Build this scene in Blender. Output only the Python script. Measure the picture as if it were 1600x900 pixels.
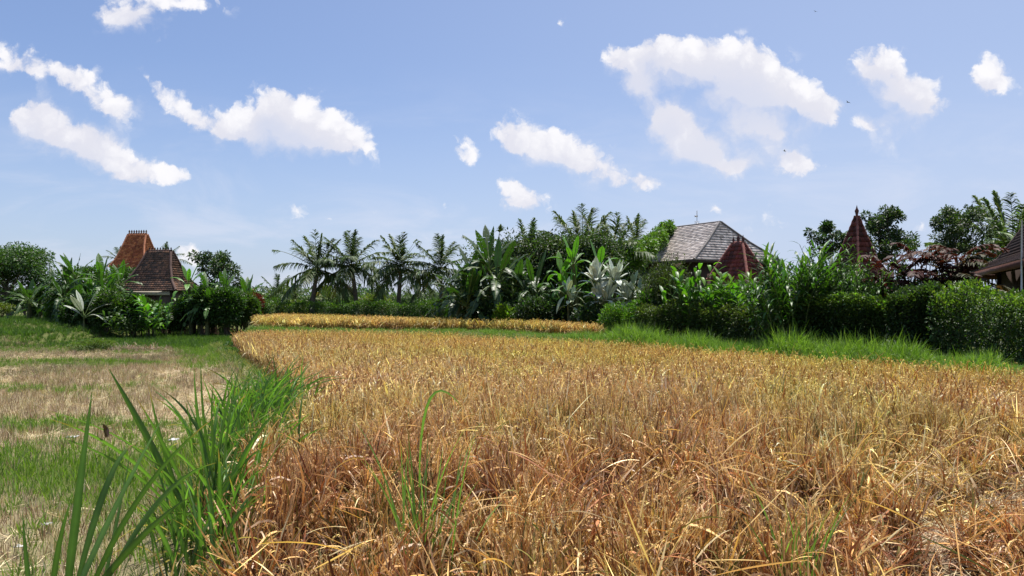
import bpy, math
import numpy as np
from math import radians as R

# ------------------------------------------------------------------ camera, sky, sun, exposure
SC = bpy.context.scene
for _o in list(bpy.data.objects):
    bpy.data.objects.remove(_o)
COL = SC.collection
EYE = 1.9; FPX = 1150.0; HOR = 468.0
cam_d = bpy.data.cameras.new('camera'); cam = bpy.data.objects.new('camera', cam_d); COL.objects.link(cam)
cam.location = (0, 0, EYE); cam.rotation_euler = (R(90), 0, 0)
cam_d.sensor_width = 36; cam_d.lens = 36 * FPX / 1600; cam_d.shift_y = -(450 - HOR) / 1600
cam_d.clip_start = 0.05; cam_d.clip_end = 3000
SC.camera = cam
SUN_V = np.array([0.14, 0.27, 0.95]); SUN_V = SUN_V / np.linalg.norm(SUN_V)
SUN_EL = math.asin(SUN_V[2]); SUN_AZ = math.atan2(SUN_V[0], SUN_V[1])
sun_d = bpy.data.lights.new('sun', 'SUN'); sun = bpy.data.objects.new('sun', sun_d); COL.objects.link(sun)
sun_d.energy = 4.6; sun_d.angle = R(0.5); sun_d.color = (1.0, 0.95, 0.87)
sun.rotation_euler = (R(90) - SUN_EL, 0, -SUN_AZ + math.pi)
sun.location = (0, 0, 60)
SC.view_settings.view_transform = 'Standard'; SC.view_settings.look = 'None'
SC.view_settings.exposure = 0.75; SC.view_settings.gamma = 1; SC.view_settings.use_curve_mapping = False
SC.cycles.max_bounces = 6; SC.cycles.diffuse_bounces = 2; SC.cycles.glossy_bounces = 2
SC.cycles.transmission_bounces = 3; SC.cycles.use_denoising = True
SC.cycles.sample_clamp_indirect = 6


class N:
    """tiny node-tree helper"""
    def __init__(s, tree): s.t = tree; s.n = tree.nodes; s.l = tree.links
    def new(s, typ, **kw):
        nd = s.n.new(typ)
        for k, v in kw.items(): setattr(nd, k, v)
        return nd
    def put(s, sock, v):
        if hasattr(v, 'is_output'): s.l.new(v, sock)
        elif v is not None: sock.default_value = v
    def math(s, op, a, b=None, c=None, clamp=False):
        nd = s.new('ShaderNodeMath', operation=op, use_clamp=clamp)
        s.put(nd.inputs[0], a)
        if b is not None: s.put(nd.inputs[1], b)
        if c is not None: s.put(nd.inputs[2], c)
        return nd.outputs[0]
    def mix(s, f, a, b, blend='MIX'):
        nd = s.new('ShaderNodeMix', data_type='RGBA', blend_type=blend)
        s.put(nd.inputs[0], f); s.put(nd.inputs[6], a); s.put(nd.inputs[7], b)
        return nd.outputs[2]
    def ramp(s, f, lo, hi, a=0.0, b=1.0, smooth=True):
        nd = s.new('ShaderNodeMapRange', interpolation_type='SMOOTHSTEP' if smooth else 'LINEAR')
        s.put(nd.inputs[0], f); s.put(nd.inputs[1], lo); s.put(nd.inputs[2], hi); s.put(nd.inputs[3], a); s.put(nd.inputs[4], b)
        return nd.outputs[0]
    def noise(s, vec, scale, detail=4.0, rough=0.55, dist=0.0):
        nd = s.new('ShaderNodeTexNoise'); s.put(nd.inputs['Vector'], vec)
        nd.inputs['Scale'].default_value = scale; nd.inputs['Detail'].default_value = detail
        nd.inputs['Roughness'].default_value = rough; nd.inputs['Distortion'].default_value = dist
        return nd
    def vec(s, x, y, z):
        nd = s.new('ShaderNodeCombineXYZ'); s.put(nd.inputs[0], x); s.put(nd.inputs[1], y); s.put(nd.inputs[2], z)
        return nd.outputs[0]


# clouds: puffs given as (centre x, centre y, half width, half height, lean in degrees, weight), in the directions they have in the sky
PUFFS = [
    # upper left wisp
    (205, 12, 62, 28, 0, .75), (300, 2, 60, 16, 8, .6), (215, 48, 40, 24, 35, .62),
    # long band on the left
    (15, 92, 40, 24, 15, .72), (75, 112, 50, 22, 22, .75), (140, 135, 45, 24, 30, .75), (190, 172, 28, 30, 60, .68), (45, 66, 20, 10, 10, .35),
    # left heap
    (50, 172, 34, 26, 0, 1.05), (55, 210, 40, 26, 0, .95), (115, 212, 60, 38, 20, 1.1), (170, 245, 62, 32, 15, .95), (225, 270, 55, 16, 5, .75), (280, 277, 28, 11, 3, .6),
    # centre-left heap with tail
    (235, 132, 24, 14, 45, .7), (275, 162, 36, 18, 40, .75), (320, 192, 36, 24, 25, .75), (370, 200, 40, 26, 0, .8),
    (430, 180, 52, 42, 0, 1.15), (485, 188, 52, 36, 10, 1.1), (470, 215, 85, 34, 0, 1.05), (545, 228, 50, 22, 15, 1.0), (430, 160, 20, 22, 0, .9),
    # middle ones
    (725, 222, 26, 20, 60, .72), (735, 245, 16, 16, 60, .6),
    (795, 205, 26, 20, 30, .9), (845, 222, 60, 28, 10, 1.1), (900, 240, 55, 26, 5, 1.05), (960, 275, 50, 26, 12, 1.05), (1005, 290, 32, 16, 10, .95), (800, 238, 20, 20, 0, .5),
    (808, 300, 42, 22, 0, 1.0), (825, 318, 34, 18, 15, .9),
    (880, 34, 6, 9, 0, .5), (882, 45, 7, 5, 30, .5), (696, 318, 7, 7, 0, .7),
    # big right cloud
    (960, 82, 34, 20, 10, .95), (1000, 100, 40, 34, 20, 1.1), (1035, 60, 18, 20, 50, .8), (1060, 90, 46, 34, 10, 1.0), (990, 135, 28, 26, 0, .95),
    (1120, 110, 60, 48, 0, 1.15), (1180, 120, 66, 50, 10, 1.2), (1245, 165, 62, 40, 15, 1.15), (1150, 165, 50, 30, 0, .9),
    (1030, 175, 40, 40, 45, 1.15), (1070, 215, 52, 40, 35, 1.2), (1110, 245, 56, 32, 15, 1.15), (1150, 195, 40, 20, 0, .85),
    (1210, 235, 44, 32, 25, 1.05), (1255, 258, 42, 20, 12, 1.0), (1200, 205, 50, 18, 0, .8), (1280, 175, 32, 26, 0, 1.0), (1160, 262, 30, 14, 0, .7),
    # far right cloud
    (1365, 90, 34, 28, 0, 1.1), (1395, 130, 46, 42, 40, 1.15), (1425, 165, 50, 34, 30, 1.1), (1455, 165, 34, 20, 10, .85), (1450, 130, 24, 12, 20, .6),
    (1380, 215, 44, 24, 15, .85), (1355, 190, 20, 14, 0, .7),
    (1545, 110, 26, 26, 0, .9), (1550, 130, 32, 24, 0, .85),
    # low puffs over the horizon
    (463, 333, 18, 14, 20, .62), (510, 337, 16, 9, 0, .68), (590, 340, 14, 6, 0, .5), (1118, 324, 12, 8, 0, .75), (1265, 308, 18, 11, 10, .8), (1270, 358, 14, 9, 10, .7),
    (1190, 350, 60, 18, 0, .5), (1160, 320, 30, 10, 0, .4), (1440, 357, 16, 10, 0, .6), (295, 402, 22, 18, 20, .85), (85, 378, 12, 9, 0, .5), (55, 398, 40, 12, 0, .45),
    (1395, 395, 24, 10, 0, .5), (1215, 320, 20, 8, 0, .4), (930, 345, 30, 8, 0, .3), (560, 375, 60, 14, 0, .35), (680, 375, 50, 12, 0, .3),
]


def build_world():
    w = bpy.data.worlds.new('World'); SC.world = w; w.use_nodes = True
    g = N(w.node_tree); g.n.clear()
    out = g.new('ShaderNodeOutputWorld'); bg = g.new('ShaderNodeBackground')
    sky = g.new('ShaderNodeTexSky'); sky.sky_type = 'NISHITA'; sky.sun_disc = False
    sky.sun_elevation = SUN_EL; sky.sun_rotation = SUN_AZ
    sky.altitude = 100; sky.air_density = 1.0; sky.dust_density = 0.9; sky.ozone_density = 1.6
    tc = g.new('ShaderNodeTexCoord'); sp = g.new('ShaderNodeSeparateXYZ'); g.l.new(tc.outputs['Generated'], sp.inputs[0])
    yy = g.math('MAXIMUM', sp.outputs[1], 0.02)
    u = g.math('DIVIDE', sp.outputs[0], yy); v = g.math('DIVIDE', sp.outputs[2], yy)
    # turbulent offset of the coordinates breaks up the puffs' outlines
    n1 = g.noise(g.vec(u, v, 0.0), 15.0, 8.0, 0.66); n2 = g.noise(g.vec(u, v, 5.0), 40.0, 6.0, 0.62)
    s1 = g.new('ShaderNodeSeparateXYZ'); g.l.new(n1.outputs['Color'], s1.inputs[0])
    du = g.math('MULTIPLY', g.math('SUBTRACT', s1.outputs[0], 0.5), 0.055)
    dv = g.math('MULTIPLY', g.math('SUBTRACT', s1.outputs[1], 0.5), 0.050)
    u2 = g.math('ADD', u, du); v2 = g.math('ADD', v, dv)
    # the field of all puffs as a group, so that it can be read again a little towards the sun
    t = bpy.data.node_groups.new('puff_field', 'ShaderNodeTree')
    t.interface.new_socket('U', in_out='INPUT', socket_type='NodeSocketFloat'); t.interface.new_socket('V', in_out='INPUT', socket_type='NodeSocketFloat')
    t.interface.new_socket('D', in_out='OUTPUT', socket_type='NodeSocketFloat')
    q = N(t); gi = q.new('NodeGroupInput'); go = q.new('NodeGroupOutput'); acc = None
    P = q.vec(gi.outputs[0], gi.outputs[1], 0.0)
    for kk, (cx, cy, rx, ry, ang, wt) in enumerate(PUFFS):
        if .55 < wt < .86 and cx < 420: wt *= 1.32; ry *= 1.12
        if kk and kk % 6 == 0:      # keeps the compiler working through the puffs in order
            ad = q.new('ShaderNodeVectorMath', operation='ADD'); q.l.new(P, ad.inputs[0]); q.l.new(q.math('MULTIPLY', acc, 1e-7), ad.inputs[1]); P = ad.outputs[0]
        mp = q.new('ShaderNodeMapping', vector_type='TEXTURE'); q.l.new(P, mp.inputs[0])
        mp.inputs[1].default_value = ((cx - 800) / FPX, (HOR - cy) / FPX, 0)
        mp.inputs[2].default_value = (0, 0, -R(ang))
        mp.inputs[3].default_value = (rx * 1.85 / FPX, ry * 1.8 / FPX, 1)
        ln = q.new('ShaderNodeVectorMath', operation='DOT_PRODUCT'); q.l.new(mp.outputs[0], ln.inputs[0]); q.l.new(mp.outputs[0], ln.inputs[1])
        k = q.math('SUBTRACT', 1.0, ln.outputs['Value'], clamp=True)
        k2 = q.math('MULTIPLY', k, q.math('MULTIPLY', k, wt))
        acc = k2 if acc is None else q.math('ADD', acc, k2)
    q.l.new(acc, go.inputs[0])
    def field(a, b):
        nd = g.new('ShaderNodeGroup'); nd.node_tree = t; g.put(nd.inputs[0], a); g.put(nd.inputs[1], b)
        return nd.outputs[0]
    F = field(u2, v2)
    F2 = field(g.math('ADD', u2, 0.012), g.math('ADD', v2, 0.030))
    wob = g.math('MULTIPLY', g.math('SUBTRACT', n1.outputs['Fac'], 0.5), 0.8)
    wob2 = g.math('MULTIPLY', g.math('SUBTRACT', n2.outputs['Fac'], 0.5), 0.55)
    vo = g.new('ShaderNodeTexVoronoi', feature='SMOOTH_F1'); g.l.new(g.vec(u2, v2, 1.0), vo.inputs['Vector'])
    vo.inputs['Scale'].default_value = 26.0; vo.inputs['Detail'].default_value = 4.0; vo.inputs['Roughness'].default_value = 0.55; vo.inputs['Smoothness'].default_value = 0.35
    bil = g.math('MULTIPLY', g.math('SUBTRACT', 0.69, vo.outputs['Distance']), 1.25)
    dens = g.math('ADD', F, g.math('MULTIPLY', g.math('ADD', g.math('ADD', wob, wob2), bil), g.ramp(F, 0.0, 0.40)))
    alpha = g.math('POWER', g.ramp(dens, 0.03, g.ramp(g.math('SUBTRACT', F2, F), -0.45, 0.35, 0.75, 2.1)), 0.9)
    front = g.math('GREATER_THAN', sp.outputs[1], 0.05)
    alpha = g.math('MULTIPLY', g.math('MULTIPLY', alpha, g.ramp(F2, 0.5, 2.2, 0.97, 0.72)), front)
    # thick cloud above a point takes light away from it
    shade = g.ramp(g.math('SUBTRACT', g.math('ADD', F2, g.math('MULTIPLY', wob2, 0.9)), g.math('MULTIPLY', bil, 1.6)), -0.1, 2.0)
    cc = g.mix(shade, (8.7, 8.6, 8.8, 1), (6.9, 6.9, 7.6, 1))
    veil = g.ramp(sp.outputs[2], -0.02, 0.30, 0.62, 0.16)
    tinted = g.mix(1.0, sky.outputs[0], (0.86, 0.95, 1.16, 1), 'MULTIPLY')
    # the thin milky veil of humid air in the sky, thicker towards the horizon and the sun's side
    vv = g.math('ADD', veil, g.ramp(sp.outputs[0], -0.6, 0.7, -0.03, 0.34))
    milk = g.mix(g.math('MAXIMUM', vv, 0.0), tinted, (5.05, 5.8, 7.5, 1))
    hz = g.noise(g.vec(g.math('MULTIPLY', u, 2.2), g.math('MULTIPLY', v, 7.0), 2.0), 2.2, 6.0, 0.6, 0.6)
    ha = g.math('MULTIPLY', g.math('MULTIPLY', g.ramp(hz.outputs['Fac'], 0.42, 0.75), g.ramp(v, 0.34, 0.03)), 0.55)
    milk = g.mix(g.math('MULTIPLY', ha, front), milk, (6.6, 6.9, 8.0, 1))
    g.l.new(g.mix(alpha, milk, cc), bg.inputs[0]); bg.inputs[1].default_value = 0.069
    g.l.new(bg.outputs[0], out.inputs[0])
    w.cycles.sampling_method = 'MANUAL'; w.cycles.sample_map_resolution = 512


build_world()

# ------------------------------------------------------------------ helpers
rng = np.random.default_rng(11)


def nz(v): return v / np.maximum(np.linalg.norm(v, axis=-1, keepdims=True), 1e-9)
def sstep(a, b, x):
    t = np.clip((x - a) / (b - a), 0, 1); return t * t * (3 - 2 * t)
def PX(px, Y): return (px - 800) / FPX * Y
def PZ(py, Y): return EYE + (HOR - py) / FPX * Y


def pdist(poly, x, y):
    """distance to a polyline and the side (positive = to the left of its direction)"""
    best = np.full(x.shape, 1e9); side = np.zeros(x.shape)
    for (ax, ay), (bx, by) in zip(poly[:-1], poly[1:]):
        dx, dy = bx - ax, by - ay; L2 = dx * dx + dy * dy
        t = np.clip(((x - ax) * dx + (y - ay) * dy) / L2, 0, 1)
        d = np.hypot(x - ax - t * dx, y - ay - t * dy)
        s = dx * (y - ay) - dy * (x - ax)
        m = d < best - 1e-6
        best = np.where(m, d, best); side = np.where(m, np.sign(s), side)
    return best, side


LEFT_EDGE = [(-1.3, -3), (-1.5, 2), (-1.68, 4.2), (-1.85, 5.5), (-2.1, 7), (-3.2, 11.8), (-5.4, 16.8), (-8.4, 23), (-10.6, 28)]
FAR_EDGE = [(-10.6, 28), (-10.2, 29.6), (-2.4, 27.6), (2, 23.3), (5.1, 19.5), (7.5, 15.8), (9.35, 13.6), (12, 10.5), (18, 2), (20, -3)]
BACK_L = [(-10.6, 26), (-11.3, 31), (-13.2, 36), (-15, 44), (-20, 60), (-30, 90)]


def ground_h(x, y):
    x = np.asarray(x, float); y = np.asarray(y, float)
    dl, sl = pdist(LEFT_EDGE, x, y); sl = dl * sl            # >0 left of the rice
    df, sf = pdist(FAR_EDGE, x, y); sf = df * sf             # >0 beyond the far edge
    db, sb = pdist(BACK_L, x, y); sb = db * sb               # >0 = left country
    left = -0.15 + 0.30 * sstep(0.0, .25, sl) * sstep(1.25, .75, sl)
    bank = 0.50 * sstep(30.2, 31.4, y + 0.12 * (x + 20)) * sstep(-20.0, -21.5, x) + 0.35 * sstep(35, 37.5, y) * sstep(-21, -24, x)
    left = left + bank + 0.16 * np.exp(-((y - 23.5 - 0.06 * x) / 0.35) ** 2) * sstep(-10.0, -13, x)
    right = 0.10 * sstep(0, .3, sf) + (0.36 + .18 * sstep(5, 0, x)) * sstep(0.25, 1.5, sf)
    inleft = (sl > 0) & (y < 28.2)
    w = sstep(-0.4, 0.4, sb)
    h = np.where(sf > 0, right * (1 - w) + left * w, 0.0)
    h = np.where(inleft, left, h)
    h = np.where((sl <= 0) & (sf <= 0), 0.0, h)
    far = sstep(50, 75, y)
    return h * (1 - far) + 0.3 * far


def gh(x, y): return float(ground_h(np.array([x]), np.array([y]))[0])


def mesh(name, V, F3=None, F4=None, col=None, mat=None, parent=None, smooth=False, loc=None, uv=None):
    V = np.asarray(V, np.float32); me = bpy.data.meshes.new(name)
    F3 = np.zeros((0, 3), np.int64) if F3 is None else np.asarray(F3); F4 = np.zeros((0, 4), np.int64) if F4 is None else np.asarray(F4)
    nl = F3.size + F4.size; npoly = len(F3) + len(F4)
    me.vertices.add(len(V)); me.vertices.foreach_set('co', V.ravel())
    me.loops.add(nl); me.polygons.add(npoly)
    me.loops.foreach_set('vertex_index', np.concatenate([F3.ravel(), F4.ravel()]).astype(np.int32))
    st = np.concatenate([np.arange(len(F3)) * 3, F3.size + np.arange(len(F4)) * 4]).astype(np.int32)
    me.polygons.foreach_set('loop_start', st)
    if smooth: me.polygons.foreach_set('use_smooth', np.ones(npoly, bool))
    if col is not None:
        a = me.color_attributes.new('Col', 'FLOAT_COLOR', 'POINT')
        c = np.ones((len(V), 4), np.float32); c[:, :3] = col; a.data.foreach_set('color', c.ravel())
    me.update(calc_edges=True); me.validate()
    if mat: me.materials.append(mat)
    o = bpy.data.objects.new(name, me); COL.objects.link(o)
    if loc is not None: o.location = loc
    if parent is not None: o.parent = parent
    return o


class Geo:
    """collects pieces of one mesh"""
    def __init__(s): s.V = []; s.F3 = []; s.F4 = []; s.C = []; s.n = 0
    def add(s, V, F3=None, F4=None, C=(0.1, 0.1, 0.1)):
        V = np.asarray(V, float).reshape(-1, 3)
        C = np.broadcast_to(np.asarray(C, float), V.shape) if np.asarray(C).ndim < 2 else C
        s.V.append(V); s.C.append(C)
        if F3 is not None and len(F3): s.F3.append(np.asarray(F3).reshape(-1, 3) + s.n)
        if F4 is not None and len(F4): s.F4.append(np.asarray(F4).reshape(-1, 4) + s.n)
        s.n += len(V)
    def build(s, name, mat, parent=None, smooth=False, loc=None):
        return mesh(name, np.concatenate(s.V), np.concatenate(s.F3) if s.F3 else None, np.concatenate(s.F4) if s.F4 else None,
                    np.concatenate(s.C), mat, parent, smooth, loc)
    # -- shapes
    def strips(s, base, d, L, W, droop, C, K=4, prof=None, up=None, fold=0.0, C2=None, twist=None, curl=None):
        """N blades: curved, tapered, optionally V-folded"""
        base = np.atleast_2d(base).astype(float); n = len(base)
        d = nz(np.broadcast_to(d, (n, 3)).astype(float)); L = np.broadcast_to(L, (n,)).astype(float); W = np.broadcast_to(W, (n,)).astype(float)
        droop = np.broadcast_to(droop, (n,)).astype(float)
        if up is None: up = np.tile([0.0, 0, 1], (n, 1)) + 0.001
        up = np.broadcast_to(up, (n, 3))
        t = np.linspace(0, 1, K + 1)
        if prof is None: prof = lambda t: np.sin(np.pi * (0.08 + 0.92 * t) ** 0.7) * 0.5 + 0.5 * (1 - t) ** 0.6 * (t > 0)
        w = np.clip(prof(t), 0.02, None)
        side0 = nz(np.cross(d, up) + 1e-6)
        if twist is not None:
            tw = np.broadcast_to(twist, (n,)); nn = np.cross(side0, d)
            side0 = side0 * np.cos(tw)[:, None] + nn * np.sin(tw)[:, None]
        T = t[None, :, None]
        p = base[:, None, :] + d[:, None, :] * (L[:, None, None] * T * (1 - 0.30 * np.clip(droop, 0, 1)[:, None, None] * T))
        p = p + np.array([0, 0, -1.0])[None, None, :] * (droop * L)[:, None, None] * T ** 2
        if curl is not None: p = p + side0[:, None, :] * (curl * L)[:, None, None] * T ** 2
        tang = nz(np.gradient(p, axis=1))
        sd = side0[:, None, :] - tang * np.sum(side0[:, None, :] * tang, -1, keepdims=True); sd = nz(sd)
        nn = np.cross(sd, tang); nn = nn * np.where(nn[..., 2:3] < 0, -1, 1) if fold else nn
        hw = (W[:, None] * w[None, :] * 0.5)[..., None]
        C = np.broadcast_to(C, (n, 3)); C2 = C if C2 is None else np.broadcast_to(C2, (n, 3))
        cc = C[:, None, :] * (1 - T) + C2[:, None, :] * T
        if fold:
            V = np.stack([p - sd * hw + nn * hw * fold, p, p + sd * hw + nn * hw * fold], 2); m = 3
        else:
            V = np.stack([p - sd * hw, p + sd * hw], 2); m = 2
        cc = np.repeat(cc[:, :, None, :], m, 2)
        i = np.arange(n)[:, None, None] * ((K + 1) * m) + np.arange(K)[None, :, None] * m + np.arange(m - 1)[None, None, :]
        F = np.stack([i, i + 1, i + m + 1, i + m], -1).reshape(-1, 4)
        s.add(V.reshape(-1, 3), None, F, cc.reshape(-1, 3))
        return p
    def leaves(s, base, d, L, W, C, up=None, bend=0.15):
        """N small leaves, each a folded diamond of 5 points"""
        n = len(base); d = nz(d); L = np.broadcast_to(L, (n,))[:, None]; W = np.broadcast_to(W, (n,))[:, None]
        if up is None: up = np.tile([0.0, 0, 1], (n, 1))
        sd = nz(np.cross(d, up) + 1e-5); nn = np.cross(sd, d)
        m = base + d * L * 0.45; tip = base + d * L - nn * L * bend
        V = np.stack([base, m + sd * W / 2 + nn * W * .12, tip, m - sd * W / 2 + nn * W * .12], 1).reshape(-1, 3)
        i = np.arange(n)[:, None] * 4
        s.add(V, np.concatenate([i + [0, 1, 2], i + [0, 2, 3]]), None, np.repeat(np.broadcast_to(C, (n, 3)), 4, 0))
    def tube(s, pts, rad, C=(.1, .08, .06), k=6, cap=True):
        pts = np.asarray(pts, float); m = len(pts); rad = np.broadcast_to(rad, (m,)).astype(float)
        tg = nz(np.gradient(pts, axis=0)); ref = np.array([0.0, 0, 1]) if abs(tg[0][2]) < 0.9 else np.array([1.0, 0, 0])
        a = nz(np.cross(tg, ref)); b = np.cross(tg, a)
        th = np.arange(k) * 2 * np.pi / k
        V = pts[:, None, :] + rad[:, None, None] * (np.cos(th)[None, :, None] * a[:, None, :] + np.sin(th)[None, :, None] * b[:, None, :])
        j = np.arange(m - 1)[:, None] * k; q = np.arange(k)[None, :]; q2 = (q + 1) % k
        F = np.stack([j + q, j + q2, j + k + q2, j + k + q], -1).reshape(-1, 4)
        V = V.reshape(-1, 3); F3 = []
        if cap:
            V = np.concatenate([V, pts[:1], pts[-1:]]); c0 = m * k
            for x in range(k): F3 += [[x, (x + 1) % k, c0], [(m - 1) * k + (x + 1) % k, (m - 1) * k + x, c0 + 1]]
        s.add(V, F3, F, C)
    def box(s, c, h, C=(.3, .3, .3), rot=0.0, M=None):
        x = np.array([[i, j, k] for i in (-1, 1) for j in (-1, 1) for k in (-1, 1)], float) * np.asarray(h, float)
        if M is not None: x = x @ np.asarray(M).T
        cr, sr = math.cos(rot), math.sin(rot)
        x = x @ np.array([[cr, sr, 0], [-sr, cr, 0], [0, 0, 1]]) + np.asarray(c, float)
        s.add(x, None, [[0, 1, 3, 2], [4, 6, 7, 5], [0, 4, 5, 1], [2, 3, 7, 6], [0, 2, 6, 4], [1, 5, 7, 3]], C)


def tag(o, label=None, cat=None, group=None, kind=None):
    if label: o['label'] = label
    if cat: o['category'] = cat
    if group: o['group'] = group
    if kind: o['kind'] = kind
    return o
def empty(name, loc, rz=0.0):
    o = bpy.data.objects.new(name, None); COL.objects.link(o); o.location = loc; o.rotation_euler = (0, 0, rz); o.empty_display_size = .3
    return o
def vary(c, n, a=0.25, g=None):
    """n colours scattered round c (leaf to leaf, a real difference between leaves)"""
    g = g or rng; c = np.asarray(c, float)
    v = c[None, :] * np.exp(g.normal(0, a, (n, 1))) * np.exp(g.normal(0, a * .35, (n, 3)))
    return np.clip(v, 0.002, 0.9)


# ------------------------------------------------------------------ materials
def new_mat(name):
    m = bpy.data.materials.new(name); m.use_nodes = True; g = N(m.node_tree); g.n.clear()
    out = g.new('ShaderNodeOutputMaterial'); return m, g, out
def pbsdf(g, col, rough=0.6, spec=0.4, normal=None):
    b = g.new('ShaderNodeBsdfPrincipled'); g.put(b.inputs['Base Color'], col); g.put(b.inputs['Roughness'], rough)
    b.inputs['Specular IOR Level'].default_value = spec
    if normal is not None: g.l.new(normal, b.inputs['Normal'])
    return b
def bumpn(g, h, strength=0.4, dist=0.02):
    b = g.new('ShaderNodeBump'); b.inputs['Strength'].default_value = strength; b.inputs['Distance'].default_value = dist
    g.l.new(h, b.inputs['Height']); return b.outputs[0]
def leaf_mat(name, rough=0.45, spec=0.5, trans=0.35, tcol=(1.5, 1.7, 0.5), veins=0.0):
    m, g, out = new_mat(name)
    a = g.new('ShaderNodeAttribute', attribute_name='Col'); geo = g.new('ShaderNodeNewGeometry')
    n = g.noise(geo.outputs['Position'], 9.0, 3.0)
    c = g.mix(1.0, a.outputs['Color'], g.mix(n.outputs['Fac'], (.70, .75, .66, 1), (1.55, 1.53, 1.42, 1)), 'MULTIPLY')
    b = pbsdf(g, c, rough, spec)
    tr = g.new('ShaderNodeBsdfTranslucent'); g.l.new(g.mix(1.0, c, tcol + (1,), 'MULTIPLY'), tr.inputs[0])
    mx = g.new('ShaderNodeMixShader'); mx.inputs[0].default_value = trans
    g.l.new(b.outputs[0], mx.inputs[1]); g.l.new(tr.outputs[0], mx.inputs[2]); g.l.new(mx.outputs[0], out.inputs[0])
    return m
def straw_mat(name, warm_patches=True):
    m, g, out = new_mat(name)
    a = g.new('ShaderNodeAttribute', attribute_name='Col'); geo = g.new('ShaderNodeNewGeometry'); oi = g.new('ShaderNodeObjectInfo')
    c = a.outputs['Color']
    r = g.ramp(oi.outputs['Random'], 0, 1, 0.72, 1.3, False)
    c = g.mix(1.0, c, g.vec(r, g.math('MULTIPLY', r, g.ramp(oi.outputs['Random'], .3, 1, .92, 1.06)), r), 'MULTIPLY')
    if warm_patches:
        n1 = g.noise(geo.outputs['Position'], 0.35, 3.0, 0.6)
        c = g.mix(g.ramp(n1.outputs['Fac'], .38, .66), g.mix(1.0, c, (1.04, .95, .90, 1), 'MULTIPLY'), g.mix(1.0, c, (.98, 1.02, .84, 1), 'MULTIPLY'))
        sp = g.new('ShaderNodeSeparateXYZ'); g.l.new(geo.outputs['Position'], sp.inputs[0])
        # the crop turns darker and red-brown towards the near end of the field
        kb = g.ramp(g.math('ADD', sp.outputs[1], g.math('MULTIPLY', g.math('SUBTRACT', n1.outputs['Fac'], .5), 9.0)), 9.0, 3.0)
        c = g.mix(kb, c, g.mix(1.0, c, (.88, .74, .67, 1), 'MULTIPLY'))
        # the crop ripens unevenly: the far and right-hand parts are still yellow-green
        k = g.math('ADD', g.ramp(g.math('ADD', sp.outputs[1], g.math('MULTIPLY', sp.outputs[0], 0.9)), 12.0, 22.0, 0, .8), g.math('MULTIPLY', g.math('SUBTRACT', n1.outputs['Fac'], .5), .9), clamp=True)
        c = g.mix(k, c, g.mix(1.0, c, (.98, 1.0, .60, 1), 'MULTIPLY'))
    b = pbsdf(g, c, 0.55, 0.35)
    tr = g.new('ShaderNodeBsdfTranslucent'); g.l.new(g.mix(1.0, c, (1.25, 1.1, .8, 1), 'MULTIPLY'), tr.inputs[0])
    mx = g.new('ShaderNodeMixShader'); mx.inputs[0].default_value = 0.16
    g.l.new(b.outputs[0], mx.inputs[1]); g.l.new(tr.outputs[0], mx.inputs[2]); g.l.new(mx.outputs[0], out.inputs[0])
    return m
def solid_mat(name, rough=0.8, spec=0.3, nscale=6.0, amp=0.5, bump=0.3, metallic=0.0):
    m, g, out = new_mat(name)
    a = g.new('ShaderNodeAttribute', attribute_name='Col'); geo = g.new('ShaderNodeNewGeometry')
    n = g.noise(geo.outputs['Position'], nscale, 6.0, 0.65)
    f = g.ramp(n.outputs['Fac'], .25, .75, 1 - amp, 1 + amp, False)
    c = g.mix(1.0, a.outputs['Color'], g.vec(f, f, f), 'MULTIPLY')
    b = pbsdf(g, c, rough, spec, bumpn(g, n.outputs['Fac'], bump, 0.03)); b.inputs['Metallic'].default_value = metallic
    g.l.new(b.outputs[0], out.inputs[0]); return m


M_LEAF = leaf_mat('leaf', 0.5, 0.4, 0.30)
M_GLOSS = leaf_mat('glossy leaf', 0.45, 0.4, 0.28, (1.6, 2.1, .45))
M_PALM = leaf_mat('palm leaflet', 0.55, 0.3, 0.24, (1.6, 1.7, .55))
M_SILVER = leaf_mat('silver leaf', 0.45, 0.4, 0.10, (1, 1.05, .8))
M_RED = leaf_mat('red leaf', 0.6, 0.2, 0.2, (1.8, .9, .6))
M_GRASS = leaf_mat('grass blade', 0.45, 0.4, 0.38, (1.4, 1.6, .5))
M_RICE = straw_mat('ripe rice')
M_STUB = straw_mat('stubble', False)
M_BARK = solid_mat('bark', 0.9, 0.2, 7, .45, .6)
M_TILE = solid_mat('roof tile', 0.8, 0.25, 2.2, .40, .3)
M_SHINGLE = solid_mat('wood shingle', 0.62, 0.45, 1.6, .22, .5)
M_TIMBER = solid_mat('timber', 0.7, 0.3, 5, .4, .4)
M_PLASTER = solid_mat('plaster', 0.85, 0.2, 2, .15, .2)
M_STEEL = solid_mat('steel', 0.32, 0.5, 8, .1, .05, 0.85)


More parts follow.
